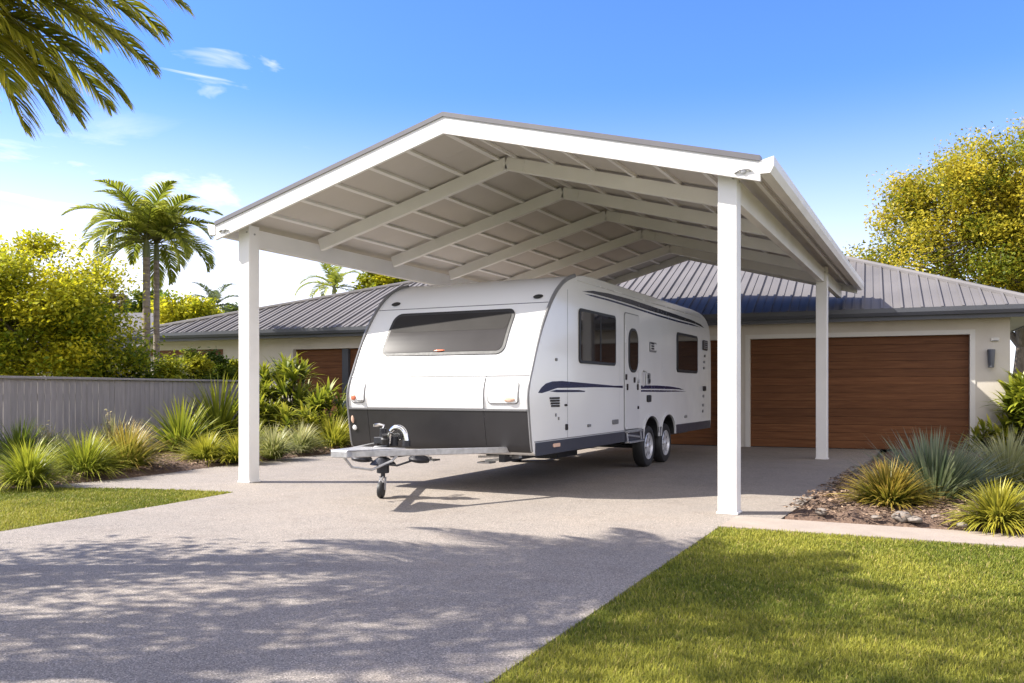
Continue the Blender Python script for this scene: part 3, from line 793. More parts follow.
# corner trims following the profile
for u, nm in ((U0 + 0.012, 'corner_trim'), (U1 - 0.012, 'corner_trim')):
    pts = [(u, a - 0.004 if b < 2.6 else a, b + (0.006 if b > 2.0 else 0)) for a, b in FPf[3:-5]]
    rad = [0.016 + 0.012 * min(1, max(0, (q[2] - 1.9) / 0.8)) for q in pts]
    MB().tube(pts, rad, 8).build(nm, M['edgetrim'], cv, smooth=True)
# roof edge rails
for u in (U0 + 0.035, U1 - 0.035):
    MB().tube([(u, 2.2, 2.872), (u, 7.6, 2.872), (u, 8.2, 2.85), (u, 8.6, 2.765)], 0.022, 8).build('roof_rail', M['gel'], cv, smooth=True)
hv = MB(); hv.box(2.6, 3.3, 3.2, 3.8, 2.886, 2.99); hv.build('roof_hatch', M['gel'], cv, bevel=0.03)
hv = MB(); hv.box(2.5, 3.5, 5.4, 6.5, 2.886, 3.06); hv.build('roof_hatch', M['gel'], cv, bevel=0.04)

# ---- side
def rr(v0, v1, z0, z1, r, n=6):
    out = []
    for cx, cz, a0 in ((v1 - r, z1 - r, 0), (v0 + r, z1 - r, 90), (v0 + r, z0 + r, 180), (v1 - r, z0 + r, 270)):
        for k in range(n + 1):
            t = R(a0 + 90 * k / n); out.append((cx + r * math.cos(t), cz + r * math.sin(t)))
    return out
def side(name, poly, m, a=0.0, b=0.003, parent=None, bevel=0.0):
    mb = MB(); mb.prism(poly, lambda p, q, s: (U1 + a if s == 0 else U1 + b, p, q))
    return mb.build(name, m, parent or cv, bevel=bevel)
def S(x, y): return on_u(x, y, U1)
def sbox(x0, y0, x1, y1):                          # picture box on the side -> v0 v1 z0 z1
    a = S(x0, (y0 + y1) / 2)[0]; b = S(x1, (y0 + y1) / 2)[0]; xm = (x0 + x1) / 2
    return a, b, S(xm, y1)[1], S(xm, y0)[1]
v0_, v1_, z0_, z1_ = sbox(578.4, 312, 614.8, 364.5)
w = side('side_window', rr(v0_, v1_, z0_, z1_, 0.07), M['black'], 0.001, 0.022, bevel=0.004)
side('pane', rr(v0_ + 0.04, v1_ - 0.04, z0_ + 0.04, z1_ - 0.04, 0.05), M['glass'], 0.02, 0.025, w)
vm = v0_ + (v1_ - v0_) * 0.54
side('window_bar', [(vm - 0.015, z0_ + 0.05), (vm + 0.015, z0_ + 0.05), (vm + 0.015, z1_ - 0.05), (vm - 0.015, z1_ - 0.05)], M['black'], 0.024, 0.03, w)
a_, b_, c_, d_ = sbox(676.4, 334.2, 696.8, 372.8)
w = side('side_window', rr(a_, b_, c_, d_, 0.08), M['black'], 0.001, 0.022, bevel=0.004)
side('pane', rr(a_ + 0.05, b_ - 0.05, c_ + 0.05, d_ - 0.05, 0.05), M['glass'], 0.02, 0.025, w)
# door
dv0 = S(623.8, 370)[0]; dv1 = S(639.0, 370)[0]
dz0, dz1 = 0.67, S(631, 313.5)[1]
dr = side('door', rr(dv0, dv1, dz0, dz1, 0.07), M['edgetrim'], 0.001, 0.006)
side('door_panel', rr(dv0 + 0.018, dv1 - 0.018, dz0 + 0.018, dz1 - 0.018, 0.06), M['gelgrey'], 0.005, 0.016, dr, bevel=0.003)
a_, b_, c_, d_ = sbox(627.3, 328.5, 636.8, 372.5)
ow = side('door_window', rr(a_, b_, c_, d_, min(0.2, (b_ - a_) * 0.48), 10), M['black'], 0.012, 0.028, dr, bevel=0.003)
side('pane', rr(a_ + 0.04, b_ - 0.04, c_ + 0.04, d_ - 0.04, min(0.15, (b_ - a_) * 0.38), 10), M['glass'], 0.026, 0.031, ow)
def dots(pts, m, name, parent, w_=0.03, h_=0.04, out=0.02, base=0.0):
    for (x, y) in pts:
        v, z = S(x, y)
        side(name, rr(v - w_, v + w_, z - h_, z + h_, min(w_, h_) * 0.6, 3), m, base, base + out, parent)
dots([(625, 377), (633.3, 380)], M['blackdecal'], 'hinge', dr, 0.035, 0.045, 0.012, 0.016)
dots([(637, 381.2)], M['steel'], 'lock', dr, 0.03, 0.03, 0.02, 0.016)
dots([(626.2, 387), (636.5, 387)], M['blackdecal'], 'hinge', dr, 0.03, 0.05, 0.012, 0.016)
dots([(637, 407.5)], M['blackdecal'], 'hinge', dr, 0.03, 0.025, 0.012, 0.016)
# grab handle beside the door
v_, zt = S(643, 371); zb = S(643, 386)[1]
MB().tube([(U1 + 0.002, v_, zt), (U1 + 0.06, v_, zt - 0.02), (U1 + 0.06, v_, zb + 0.02), (U1 + 0.002, v_, zb)], 0.016, 8).build('grab_handle', M['steel'], cv, smooth=True)
a_, b_, c_, d_ = sbox(645.3, 373, 649.5, 384)
side('lock_plate', rr(a_, b_, c_, d_, 0.03), M['seam'], 0.001, 0.02, bevel=0.004)
dots([(646.8, 376.5), (648.2, 381)], M['black'], 'switch', cv, 0.04, 0.03, 0.012, 0.02)
a_, b_, c_, d_ = sbox(649.3, 342.2, 656, 352.2)
pl = side('entry_panel', rr(a_, b_, c_, d_, 0.03), M['seam'], 0.001, 0.012, bevel=0.003)
side('panel_face', rr(a_ + 0.03, b_ - 0.03, c_ + 0.03, d_ - 0.03, 0.03), M['gel'], 0.011, 0.02, pl)
for k in range(3):
    zz = c_ + (d_ - c_) * (0.25 + 0.25 * k)
    side('slot', [(a_ + 0.05, zz), (a_ + (b_ - a_) * 0.55, zz), (a_ + (b_ - a_) * 0.55, zz + 0.03), (a_ + 0.05, zz + 0.03)], M['black'], 0.019, 0.023, pl)
a_, b_, c_, d_ = sbox(646.5, 395, 650.2, 402)
side('socket', rr(a_, b_, c_, d_, 0.03), M['black'], 0.001, 0.025, bevel=0.004)
# louvre vent, locker latches and caps on the front half
for k in range(4):
    y = 398.2 + 2.6 * k; a = S(549.5 + k * 0.5, y); b = S(559, y - 0.2)
    side('vent_slat', [(a[0], a[1] - 0.012), (b[0], b[1] - 0.012), (b[0], b[1] + 0.012), (a[0], a[1] + 0.012)], M['blackdecal'], 0.001, 0.012)
dots([(565.5, 405)], M['blackdecal'], 'latch', cv, 0.035, 0.014, 0.015)
dots([(555.5, 415), (558.3, 418.5)], M['seam'], 'cap', cv, 0.014, 0.02, 0.012)
dots([(566, 427)], M['blackdecal'], 'latch', cv, 0.028, 0.04, 0.02)
dots([(588.5, 425.5)], M['seam'], 'latch', cv, 0.05, 0.018, 0.02)
a_, b_, c_, d_ = sbox(612, 419.5, 617.5, 424)
side('outlet_cover', rr(a_, b_, c_, d_, 0.02), M['edgetrim'], 0.001, 0.02, bevel=0.003)
dots([(556, 359.5)], M['seam'], 'latch', cv, 0.03, 0.018, 0.012)
# rear vents and caps
a_, b_, c_, d_ = sbox(702.2, 340.5, 706.8, 350.5)
rv = side('fridge_vent', rr(a_, b_, c_, d_, 0.04), M['blackdecal'], 0.001, 0.02, bevel=0.004)
for k in range(4):
    zz = c_ + (d_ - c_) * (0.18 + 0.2 * k)
    side('slat', [(a_ + 0.05, zz), (b_ - 0.05, zz), (b_ - 0.05, zz + 0.02), (a_ + 0.05, zz + 0.02)], M['seam'], 0.019, 0.024, rv)
dots([(704.5, 356), (704, 362), (703.6, 368)], M['seam'], 'cap', cv, 0.05, 0.025, 0.015)
dots([(703.8, 388.5)], M['black'], 'latch', cv, 0.09, 0.05, 0.03)
dots([(703.2, 396), (702.8, 405), (702.6, 411)], M['seam'], 'cap', cv, 0.05, 0.03, 0.015)
dots([(685.5, 416.5)], M['seam'], 'latch', cv, 0.08, 0.025, 0.015)
# stripes (thin vinyl shapes)
def stripe(px, m, lift=0.0022):
    side('stripe', [S(520 + x / 5.12, 280 + y / 5.12) for x, y in px], m, 0.0005, lift)
stripe([(92, 578), (108, 552), (132, 530), (165, 519), (215, 517), (330, 527), (480, 541), (526, 541), (526, 553), (470, 550), (380, 549), (250, 552), (190, 553), (135, 572), (112, 579)], M['navy'])
stripe([(150, 570), (185, 562), (300, 563), (335, 568), (330, 573), (190, 575)], M['navy'])
stripe([(619, 540), (700, 540), (770, 545), (815, 553), (840, 563), (800, 559), (700, 557), (619, 557)], M['navy'])
stripe([(619, 563), (720, 564), (800, 566), (852, 571), (720, 573), (619, 572)], M['navy'])
stripe([(318, 58), (372, 55), (450, 68), (560, 97), (680, 137), (800, 177), (880, 205), (925, 228), (942, 246), (900, 226), (800, 197), (680, 162), (560, 123), (450, 90), (370, 69)], M['blackdecal'])
stripe([(330, 72), (370, 76), (450, 97), (560, 130), (680, 169), (800, 205), (880, 225), (925, 243), (870, 231), (800, 214), (680, 178), (560, 139), (450, 106), (370, 85)], M['navy'])
# body joints and awning rail
for x in (567.5, 619.5, 662.0):
    v_ = S(x, 400)[0]
    side('panel_joint', [(v_ - 0.004, 0.67), (v_ + 0.004, 0.67), (v_ + 0.004, 2.62), (v_ - 0.004, 2.62)], M['seam'] if x < 600 else M['gelgrey'], 0.0004, 0.0014)
side('awning_rail', [(1.55, 2.775), (8.15, 2.775), (8.15, 2.79), (1.55, 2.79)], M['gelgrey'], 0.0, 0.014)
side('lower_joint', [(0.22, 0.668), (WV[0] - 0.5, 0.668), (WV[0] - 0.5, 0.678), (0.22, 0.678)], M['seam'], 0.0005, 0.006)
# dark skirt along the side with wheel openings
def skirt_poly(v0, v1):
    return [(v0, 0.50), (v0, 0.66), (v1, 0.66), (v1, 0.50)]
side('skirt', skirt_poly(0.24, WV[0] - 0.46), M['skirt'], 0.001, 0.014, bevel=0.004)
side('skirt', skirt_poly(WV[1] + 0.46, 8.95), M['skirt'], 0.001, 0.014, bevel=0.004)
side('skirt', [(WV[0] + 0.44, 0.5), (WV[0] + 0.40, 0.66), (WV[1] - 0.40, 0.66), (WV[1] - 0.44, 0.5)], M['skirt'], 0.001, 0.014)
a_, b_, c_, d_ = sbox(552, 443.2, 558.5, 446.8)
side('side_reflector', rr(a_, b_, c_, d_, 0.015), M['lensclear'], 0.014, 0.026)
MB().box(U0 - 0.012, U0 - 0.001, 0.24, 8.95, 0.5, 0.66).build('skirt', M['skirt'], cv)
# wheel arch flares
for c in WV:
    out = []; inn = []
    for k in range(17):
        t = math.pi * k / 16
        out.append((c + 0.462 * math.cos(t), 0.5 + 0.405 * math.sin(t) ** 0.8)); inn.append((c + 0.43 * math.cos(t), 0.5 + 0.36 * math.sin(t) ** 0.8))
    side('wheel_arch', out + inn[::-1], M['gel'], 0.0005, 0.018, bevel=0.004)
# folding entry step
st = MB()
vs0, vs1 = dv0 + 0.02, dv1 - 0.02
st.box(U1 + 0.015, U1 + 0.07, vs0, vs1, 0.635, 0.658); st.box(U1 + 0.015, U1 + 0.10, vs0, vs1, 0.475, 0.50)
for v in (vs0 + 0.02, vs1 - 0.02): st.bar((U1 + 0.035, v, 0.64), (U1 + 0.055, v, 0.50), 0.02, 0.03, (0, 1, 0))
st.bar((U1 + 0.03, vs0 + 0.05, 0.60), (U1 + 0.03, vs1 - 0.05, 0.545), 0.02, 0.03)
st.build('entry_step', M['steel'], cv, bevel=0.004)
# wheels
def wheel(u, v, sg):
    w_ = empty('wheel', Vector((u, v, WR)) - Vector(cv.location)); w_.parent = cv
    prof_ = [(0.20, -0.09), (0.285, -0.10), (0.332, -0.09), (0.352, -0.06), (0.352, 0.06), (0.332, 0.09), (0.285, 0.10), (0.235, 0.095), (0.205, 0.07), (0.20, 0.06)]
    MB().lathe(prof_, (u, v, WR), (sg, 0, 0), 44).build('tyre', M['black'], w_, smooth=True)
    mb = MB()
    mb.lathe([(0.18, 0.02), (0.212, 0.05), (0.226, 0.092), (0.214, 0.097), (0.202, 0.075), (0.185, 0.05)], (u, v, WR), (sg, 0, 0), 40)
    mb.lathe([(0.06, 0.03), (0.06, 0.075), (0.04, 0.09), (0.01, 0.093)], (u, v, WR), (sg, 0, 0), 20)
    for k in range(7):
        t = 2 * math.pi * k / 7 + 0.3; c_, s_ = math.cos(t), math.sin(t)
        mb.bar((u + sg * 0.066, v + 0.05 * c_, WR + 0.05 * s_), (u + sg * 0.06, v + 0.205 * c_, WR + 0.205 * s_), 0.03, 0.055, (0, -s_, c_))
    mb.build('rim', M['alloy'], w_, smooth=True)
    MB().lathe([(0.195, 0.0), (0.195, 0.015), (0.05, 0.02)], (u, v, WR), (sg, 0, 0), 24).build('brake_drum', M['darkmetal'], w_)
for v in WV:
    wheel(U1 - 0.135, v, 1); wheel(U0 + 0.135, v, -1)
# inner guards and chassis
ch = MB()
for u in (2.2, 3.84): ch.box(u - 0.04, u + 0.04, 0.35, 8.9, 0.40, 0.498)
for v in (1.2, 2.4, 3.6, 6.8, 8.0): ch.box(2.241, 3.799, v - 0.03, v + 0.03, 0.42, 0.497)
for v in WV: ch.tube([(U0 + 0.2, v, WR), (U1 - 0.2, v, WR)], 0.045, 10)
ch.box(2.4, 3.6, 2.6, 3.4, 0.28, 0.41)
ch.build('chassis', M['darkmetal'], cv)
ig = MB()
for c in WV: ig.box(U1 - 0.40, U1 - 0.33, c - 0.44, c + 0.44, 0.40, 0.88); ig.box(U0 + 0.33, U0 + 0.40, c - 0.44, c + 0.44, 0.40, 0.88)
ig.build('inner_guard', M['black'], cv)
for c in WV:
    for ua, ub_ in ((U1 - 0.45, U1 - 0.012), (U0 + 0.012, U0 + 0.45)):
        out = []; inn = []
        for k in range(17):
            t = math.pi * k / 16
            out.append((c + 0.429 * math.cos(t), 0.497 + 0.358 * math.sin(t) ** 0.8)); inn.append((c + 0.412 * math.cos(t), 0.497 + 0.338 * math.sin(t) ** 0.8))
        MB().prism(out + inn[::-1], lambda a, b, s, ua=ua, ub_=ub_: (ua if s == 0 else ub_, a, b)).build('arch_liner', M['black'], cv)
# corner steadies, folded up
for u, v, s_ in ((4.0, 0.55, 1), (2.05, 0.55, -1)):
    sd = MB(); sd.bar((u, v, 0.46), (u - s_ * 0.55, v + 0.12, 0.38), 0.06, 0.035); sd.box(u - s_ * 0.55 - 0.09, u - s_ * 0.55 + 0.09, v + 0.03, v + 0.21, 0.35, 0.37)
    sd.tube([(u - s_ * 0.1, v - 0.06, 0.47), (u - s_ * 0.6, v + 0.0, 0.44)], 0.014, 8)
    sd.build('corner_steady', M['steel'], cv)
# drawbar: A shaped, with pale deck
TIP = Vector((2.99, -1.80, 0.648))
db = MB()
for u, sg in ((4.06, 1), (1.98, -1)):
    db.bar((u, 0.32, 0.565), (TIP.x + sg * 0.07, TIP.y + 0.10, TIP.z - 0.035), 0.06, 0.072)
db.bar((TIP.x - 0.11, TIP.y + 0.06, TIP.z - 0.035), (TIP.x + 0.11, TIP.y + 0.06, TIP.z - 0.035), 0.09, 0.074)
dbo = db.build('drawbar', M['steel'], cv, bevel=0.008)
MB().prism([(TIP.x - 0.115, TIP.y + 0.02), (TIP.x + 0.115, TIP.y + 0.02), (3.33, -1.02), (2.70, -1.02)], lambda a, b, s: (a, b, (0.650 if s == 0 else 0.660) - 0.020 * (b + 1.80))).build('deck_plate', M['steel'], dbo, bevel=0.003)
jk = MB(); jx, jy = 2.72, -0.60
jk.tube([(jx, jy, 0.30), (jx, jy, 0.84)], 0.042, 16); jk.tube([(jx, jy, 0.24), (jx, jy, 0.31)], 0.026, 12)
jk.box(jx - 0.065, jx + 0.075, jy - 0.065, jy + 0.065, 0.50, 0.60)
jk.box(jx - 0.085, jx + 0.085, jy - 0.07, jy + 0.07, 0.655, 0.735)
jk.tube([(jx - 0.10, jy - 0.03, 0.60), (jx + 0.10, jy - 0.03, 0.63)], 0.03, 10)
jk.tube([(jx, jy, 0.30), (jx, jy, 0.42)], 0.075, 16)
jk.lathe([(0.16, 0), (0.15, 0.02), (0.06, 0.09)], (jx, jy, 0.40), (0, 0, 1), 22)
jk.build('jockey_stand', M['darkmetal'], cv, bevel=0.008)
ck = MB(); ck.tube([(jx, jy, 0.83), (jx + 0.01, jy, 0.872), (jx - 0.03, jy - 0.03, 0.885), (jx - 0.10, jy - 0.05, 0.87)], 0.02, 10)
ck.build('crank', M['chrome'], cv, smooth=True)
fk = MB()
for s_ in (-1, 1):
    fk.bar((jx + s_ * 0.035, jy, 0.255), (jx + s_ * 0.042, jy - 0.02, 0.10), 0.035, 0.009, (1, 0, 0))
    fk.tube([(jx + s_ * 0.03, jy - 0.03, 0.26), (jx - s_ * 0.03, jy - 0.03, 0.19)], 0.012, 8)
fk.build('jockey_fork', M['steel'], cv)
MB().lathe([(0.045, -0.034), (0.088, -0.03), (0.098, -0.015), (0.098, 0.015), (0.088, 0.03), (0.045, 0.034)], (jx - 0.005, jy - 0.03, 0.098), (1, 0.35, 0), 28).build('jockey_wheel', M['black'], cv, smooth=True)
hd = MB(); pts = []
for k in range(17):
    t = math.pi * k / 16
    pts.append((jx + 0.20 + 0.125 * math.cos(t), jy + 0.02, 0.655 + 0.195 * math.sin(t) ** 0.75))
hd.tube(pts, 0.036, 12).build('gas_hose', M['chrome'], cv, smooth=True)
cpv = MB(); cpv.tube([(jx + 0.325, jy + 0.02, 0.63), (jx + 0.325, jy + 0.02, 0.70)], 0.048, 14)
cpv.build('hose_collar', M['darkmetal'], cv, smooth=True)
MB().tube([(jx + 0.12, jy + 0.06, 0.63), (jx + 0.12, jy + 0.06, 0.74)], 0.05, 14).build('coupling_bracket', M['darkmetal'], cv, smooth=True)
for dx, dy in ((-0.30, -0.02), (0.40, 0.18)):
    MB().lathe([(0.05, -0.045), (0.12, -0.03), (0.13, 0.0), (0.10, 0.035), (0.03, 0.06)], (jx + dx, jy + dy, 0.47), (0.12, 0, 1), 22).build('safety_chain_cup', M['darkmetal'], cv, smooth=True)
MB().tube([(jx - 0.20, jy - 0.55, 0.57), (jx - 0.12, jy - 0.45, 0.40), (jx + 0.02, jy - 0.25, 0.36), (jx + 0.14, jy - 0.02, 0.45), (jx + 0.2, jy + 0.1, 0.56)], 0.016, 7).build('safety_chain', M['steel'], cv, smooth=True)
pg = MB(); pts = []
for k in range(40):
    t = k / 39
    pts.append((jx - 0.02 + 0.045 * math.cos(t * 38) , jy + 0.10 + 0.28 * t, 0.715 + 0.045 * math.sin(t * 38)))
pg.tube(pts, 0.011, 6); pg.build('coiled_lead', M['black'], cv, smooth=True)
MB().lathe([(0.03, 0), (0.05, 0.005), (0.05, 0.07), (0.035, 0.085), (0.035, 0.12)], (jx + 0.10, jy - 0.10, 0.66), (0.2, -0.3, 1), 16).build('trailer_plug', M['black'], cv, smooth=True)
cb = MB(); cb.tube([(jx + 0.43, jy + 0.2, 0.49), (jx + 0.22, jy - 0.02, 0.40), (jx - 0.02, jy - 0.08, 0.42), (jx - 0.28, jy, 0.48)], 0.013, 8)
cb.build('brake_cable', M['darkmetal'], cv, smooth=True)

# ------------------------------------------------------------------ plants
def tuft(name, x, yb, hw, hp, n, w, label, cat, group, cb, ct, seed, spread=1.15, droop=0.9, stiff=0.0, dz=0.03, tippow=1.6, tipvar=0.5):
    """clump of strap leaves: picture base point, half width and height in pixels"""
    p = G(x, yb + 4) if yb < 1000 else None
    d = (p - CAM).dot(FW); s = FPX / d
    Rm = 1.06 * hw / s; H = 0.92 * hp / s
    r = np.random.default_rng(seed); n = int(n * 1.6); w = w * 1.4; droop = droop * 1.15
    e = empty(name, (p.x, p.y, 0.0)); tag(e, label, cat, group)
    u = r.random(n)
    th0 = (u ** 0.7) * spread * 0.86
    az = r.uniform(0, 6.283, n)
    outer = u ** 0.7
    L = (H * (1 - outer) + np.hypot(Rm, H * 0.35) * outer) * r.uniform(0.72, 1.22, n) * 1.12
    base = np.stack([p.x + np.cos(az) * outer * Rm * 0.42 * r.random(n), p.y + np.sin(az) * outer * Rm * 0.42 * r.random(n), np.full(n, dz)], 1)
    dr = droop * (0.35 + 0.9 * outer) * r.uniform(0.6, 1.4, n) * (1 - stiff)
    t = r.random(n)
    c0 = cmix(cb[0], cb[1], t); tt = np.clip(r.normal(0.5, tipvar * 0.6, n), 0, 1)
    c1 = cmix(ct[0], ct[1], tt)
    V, F, K = blades(base, az, th0, dr, L, w * r.uniform(0.7, 1.3, n), c0, c1, 6, 0.5, r, tippow)
    np_mesh('leaves', V, F, M['blade'], e, K)
    # old brown leaves at the foot
    nb = max(8, n // 14); az = r.uniform(0, 6.283, nb)
    base = np.stack([p.x + np.cos(az) * Rm * 0.1, p.y + np.sin(az) * Rm * 0.1, np.full(nb, dz)], 1)
    cc = cmix((0.13, 0.09, 0.045), (0.24, 0.18, 0.09), r.random(nb))
    V, F, K = blades(base, az, r.uniform(0.9, 1.3, nb), r.uniform(0.2, 0.7, nb), np.full(nb, Rm * 0.75) * r.uniform(0.6, 1.1, nb), np.full(nb, w), cc, cc, 4, 0.6, r)
    np_mesh('dead_leaves', V, F, M['blade'], e, K)
    return e, p, Rm, H
GRN = ((0.12, 0.175, 0.018), (0.21, 0.25, 0.028)); LIM = ((0.32, 0.35, 0.03), (0.52, 0.50, 0.05))
DGR = ((0.055, 0.095, 0.012), (0.12, 0.17, 0.02)); YEL = ((0.38, 0.36, 0.035), (0.58, 0.50, 0.06))
ORA = ((0.40, 0.30, 0.05), (0.56, 0.34, 0.09)); BLU = ((0.11, 0.16, 0.065), (0.21, 0.26, 0.11)); PAL = ((0.38, 0.38, 0.16), (0.58, 0.52, 0.30))
gl = 'grass-like clumps in the left garden bed'; gr_ = 'clumps in the right garden bed'
tuft('lomandra_clump', 28, 484, 36, 44, 620, 0.011, 'bright lime fountain clump at the lawn edge, frontmost in the left bed', 'plant', gl, GRN, LIM, 101, 1.3, 1.0)
tuft('lomandra_clump', 84, 474, 38, 42, 600, 0.011, 'mid green spiky clump between the lime fountain and the orange-tipped one', 'plant', gl, DGR, LIM, 102, 1.35, 0.7)
tuft('lomandra_clump', 127, 468, 37, 44, 620, 0.013, 'orange-tipped yellowish clump in the left bed', 'plant', gl, GRN, ORA, 103, 1.25, 0.7, tippow=2.2)
tuft('lomandra_clump', 206, 460, 29, 29, 420, 0.014, 'low rounded yellow-green clump left of the front left post', 'plant', gl, GRN, YEL, 104, 1.3, 0.8)
tuft('flax_clump', 181, 452, 38, 52, 210, 0.030, 'dark green strap-leaved clump against the grey fence', 'plant', gl, DGR, LIM, 105, 1.2, 0.7, tippow=2.0)
tuft('flax_clump', 219, 443, 40, 66, 170, 0.042, 'tall broad-leaved lime clump by the fence, just left of the post', 'plant', gl, DGR, LIM, 106, 1.1, 0.8)
tuft('flax_clump', 20, 464, 44, 42, 200, 0.016, 'dusky clump behind the lime fountain at the fence', 'plant', gl, DGR, GRN, 107, 1.3, 0.5)
tuft('lomandra_clump', 238, 460, 24, 33, 330, 0.013, 'lime clump half hidden by the front left post', 'plant', gl, GRN, YEL, 108, 1.2, 0.8)
tuft('lomandra_clump', 273, 456, 24, 32, 380, 0.013, 'straw-tipped clump just right of the front left post', 'plant', gl, GRN, PAL, 109, 1.2, 0.8)
tuft('lomandra_clump', 299, 451, 22, 30, 360, 0.013, 'second straw-tipped clump right of the post, farther back', 'plant', gl, GRN, PAL, 110, 1.2, 0.8)
tuft('lomandra_clump', 333, 447, 26, 32, 400, 0.014, 'lime clump beside the front of the caravan', 'plant', gl, GRN, YEL, 111, 1.25, 0.8)
tuft('lomandra_clump', 270, 438, 30, 30, 380, 0.014, 'grey-green low clump behind the straw-tipped ones', 'plant', gl, DGR, PAL, 112, 1.25, 0.7)
tuft('lomandra_clump', 306, 435, 24, 26, 320, 0.014, 'small dull green clump below the rosette shrubs', 'plant', gl, DGR, GRN, 113, 1.25, 0.7)
tuft('lomandra_clump', 252, 447, 20, 30, 260, 0.014, 'olive clump directly behind the front left post', 'plant', gl, DGR, LIM, 114, 1.2, 0.8)
e, p, Rm, H = tuft('spear_clump', 112, 456, 40, 40, 90, 0.02, 'sparse dark spears with a pale dry flower stem before the fence', 'plant', gl, DGR, PAL, 115, 1.35, 0.2, 0.5)
def flower_stem(e, p, n, h, spread, seed, m='twig'):
    r = np.random.default_rng(seed); mb = MB(); tips = []
    for k in range(n):
        a = r.uniform(0, 6.28); q = Vector((p.x + math.cos(a) * spread * r.random(), p.y + math.sin(a) * spread * r.random(), h * r.uniform(0.7, 1.1)))
        mid = (Vector((p.x, p.y, 0.03)) + q) / 2 + Vector((r.normal() * 0.02, r.normal() * 0.02, 0))
        mb.tube([(p.x, p.y, 0.03), mid, q], [0.007, 0.005, 0.003], 5)
        for j in range(14):
            t = r.uniform(0.45, 1.03); tips.append(list(mid.lerp(q, (t - 0.5) * 2) + Vector(r.normal(size=3) * 0.045)))
    mb.build('stem', M['twig'], e)
    C = np.array(tips); col = cmix((0.22, 0.2, 0.09), (0.5, 0.43, 0.26), r.random(len(C)))
    V, F, K = leaf_cloud(C, 0.065, 0.45, col, 0.0, r)
    np_mesh('flower_head', V, F, M['leaf'], e, K)
flower_stem(e, p, 9, 0.86, 0.16, 1)
e, p, Rm, H = tuft('spear_clump', 50, 462, 34, 34, 120, 0.014, 'thin clump with pale buds at the left end of the fence', 'plant', gl, DGR, PAL, 116, 1.35, 0.3, 0.3)
flower_stem(e, p, 12, 0.62, 0.38, 2)

tuft('lomandra_clump', 889, 508, 36, 46, 780, 0.0125, 'rounded clump with yellow and orange tips near the driveway corner', 'plant', gr_, GRN, ORA, 121, 1.3, 0.7, tippow=2.0)
tuft('flax_clump', 934, 500, 64, 60, 420, 0.018, 'large blue-green spiky clump before the garage door', 'plant', gr_, BLU, ((0.15, 0.19, 0.12), (0.30, 0.30, 0.20)), 122, 1.35, 0.25, 0.4)
tuft('flax_clump', 1008, 490, 58, 56, 700, 0.012, 'pale straw-tipped fountain clump behind the blue-green one', 'plant', gr_, ((0.20, 0.23, 0.05), (0.32, 0.34, 0.11)), PAL, 123, 1.3, 0.9)
tuft('lomandra_clump', 998, 526, 35, 42, 620, 0.014, 'yellow variegated mound at the concrete path', 'plant', gr_, ((0.09, 0.13, 0.025), (0.2, 0.2, 0.04)), YEL, 124, 1.35, 0.9)
tuft('lomandra_clump', 974, 494, 25, 30, 240, 0.013, 'small yellow-leaved clump between the mound and the pale fountain', 'plant', gr_, GRN, YEL, 125, 1.3, 0.8)
tuft('lomandra_clump', 1075, 520, 48, 48, 500, 0.013, 'green clump beyond the variegated mound along the path', 'plant', gr_, GRN, LIM, 126, 1.3, 0.8)

def rosettes(name, x, yb, hw, hp, label, cb, ct, seed, nst=9, nl=22, w=0.04, ll=0.42, group=None, d=None):
    nst = int(nst * 2.4); w = w * 1.35
    p = G(x, yb) if d is None else P(x, 390, d); p.z = 0
    dd = (p - CAM).dot(FW); s = FPX / dd; Rm = hw / s; H = hp / s
    r = np.random.default_rng(seed)
    e = empty(name, (p.x, p.y, 0)); tag(e, label, 'shrub', group)
    st = MB(); parts = []
    for k in range(nst):
        a = r.uniform(0, 6.28); f = math.sqrt(r.random())
        hgt = H * (0.12 + 0.88 * r.random() ** 0.8 * (1 - 0.35 * f)) - ll * 0.4
        hgt = max(hgt, 0.15)
        c = np.array([p.x + math.cos(a) * f * (Rm - ll * 0.3), p.y + math.sin(a) * f * (Rm - ll * 0.3), hgt])
        st.tube([(p.x + 0.3 * (c[0] - p.x), p.y + 0.3 * (c[1] - p.y), 0.0), (p.x + 0.8 * (c[0] - p.x), p.y + 0.8 * (c[1] - p.y), hgt * 0.6), tuple(c)], [0.022, 0.018, 0.012], 6)
        n = nl; az = r.uniform(0, 6.28, n); u = r.random(n)
        base = np.repeat(c[None], n, 0) + np.stack([np.zeros(n), np.zeros(n), r.uniform(-0.12, 0.03, n)], 1)
        t = np.clip(r.random() * 0.6 + r.random(n) * 0.4, 0, 1)
        parts.append(blades(base, az, 0.15 + u * 1.35, r.uniform(0.3, 1.1, n), ll * r.uniform(0.7, 1.2, n), w * r.uniform(0.7, 1.2, n), cmix(cb[0], cb[1], t), cmix(ct[0], ct[1], t), 5, 0.4, r))
    st.build('stem', M['bark'], e, smooth=True)
    V, F, K = merge(parts); np_mesh('leaves', V, F, M['blade'], e, K)
    return e
rg = 'rosette shrubs by the house'
rosettes('rosette_shrub', 284, 434, 36, 104, 'tall lime rosette shrub in front of the timber screen', DGR, LIM, 131, 18, 24, 0.055, 0.6, rg, 20.5)
rosettes('rosette_shrub', 326, 432, 26, 66, 'fresh green rosette shrub next to the caravan front', DGR, LIM, 132, 13, 24, 0.05, 0.52, rg, 19.0)
rosettes('rosette_shrub', 300, 437, 22, 62, 'yellow-leaved rosette plant below the tall lime shrub', GRN, YEL, 133, 8, 18, 0.05, 0.48, rg, 18.2)
rosettes('rosette_shrub', 262, 438, 20, 60, 'dark-based rosette shrub just right of the post by the fence end', DGR, LIM, 134, 10, 20, 0.05, 0.48, rg, 19.5)
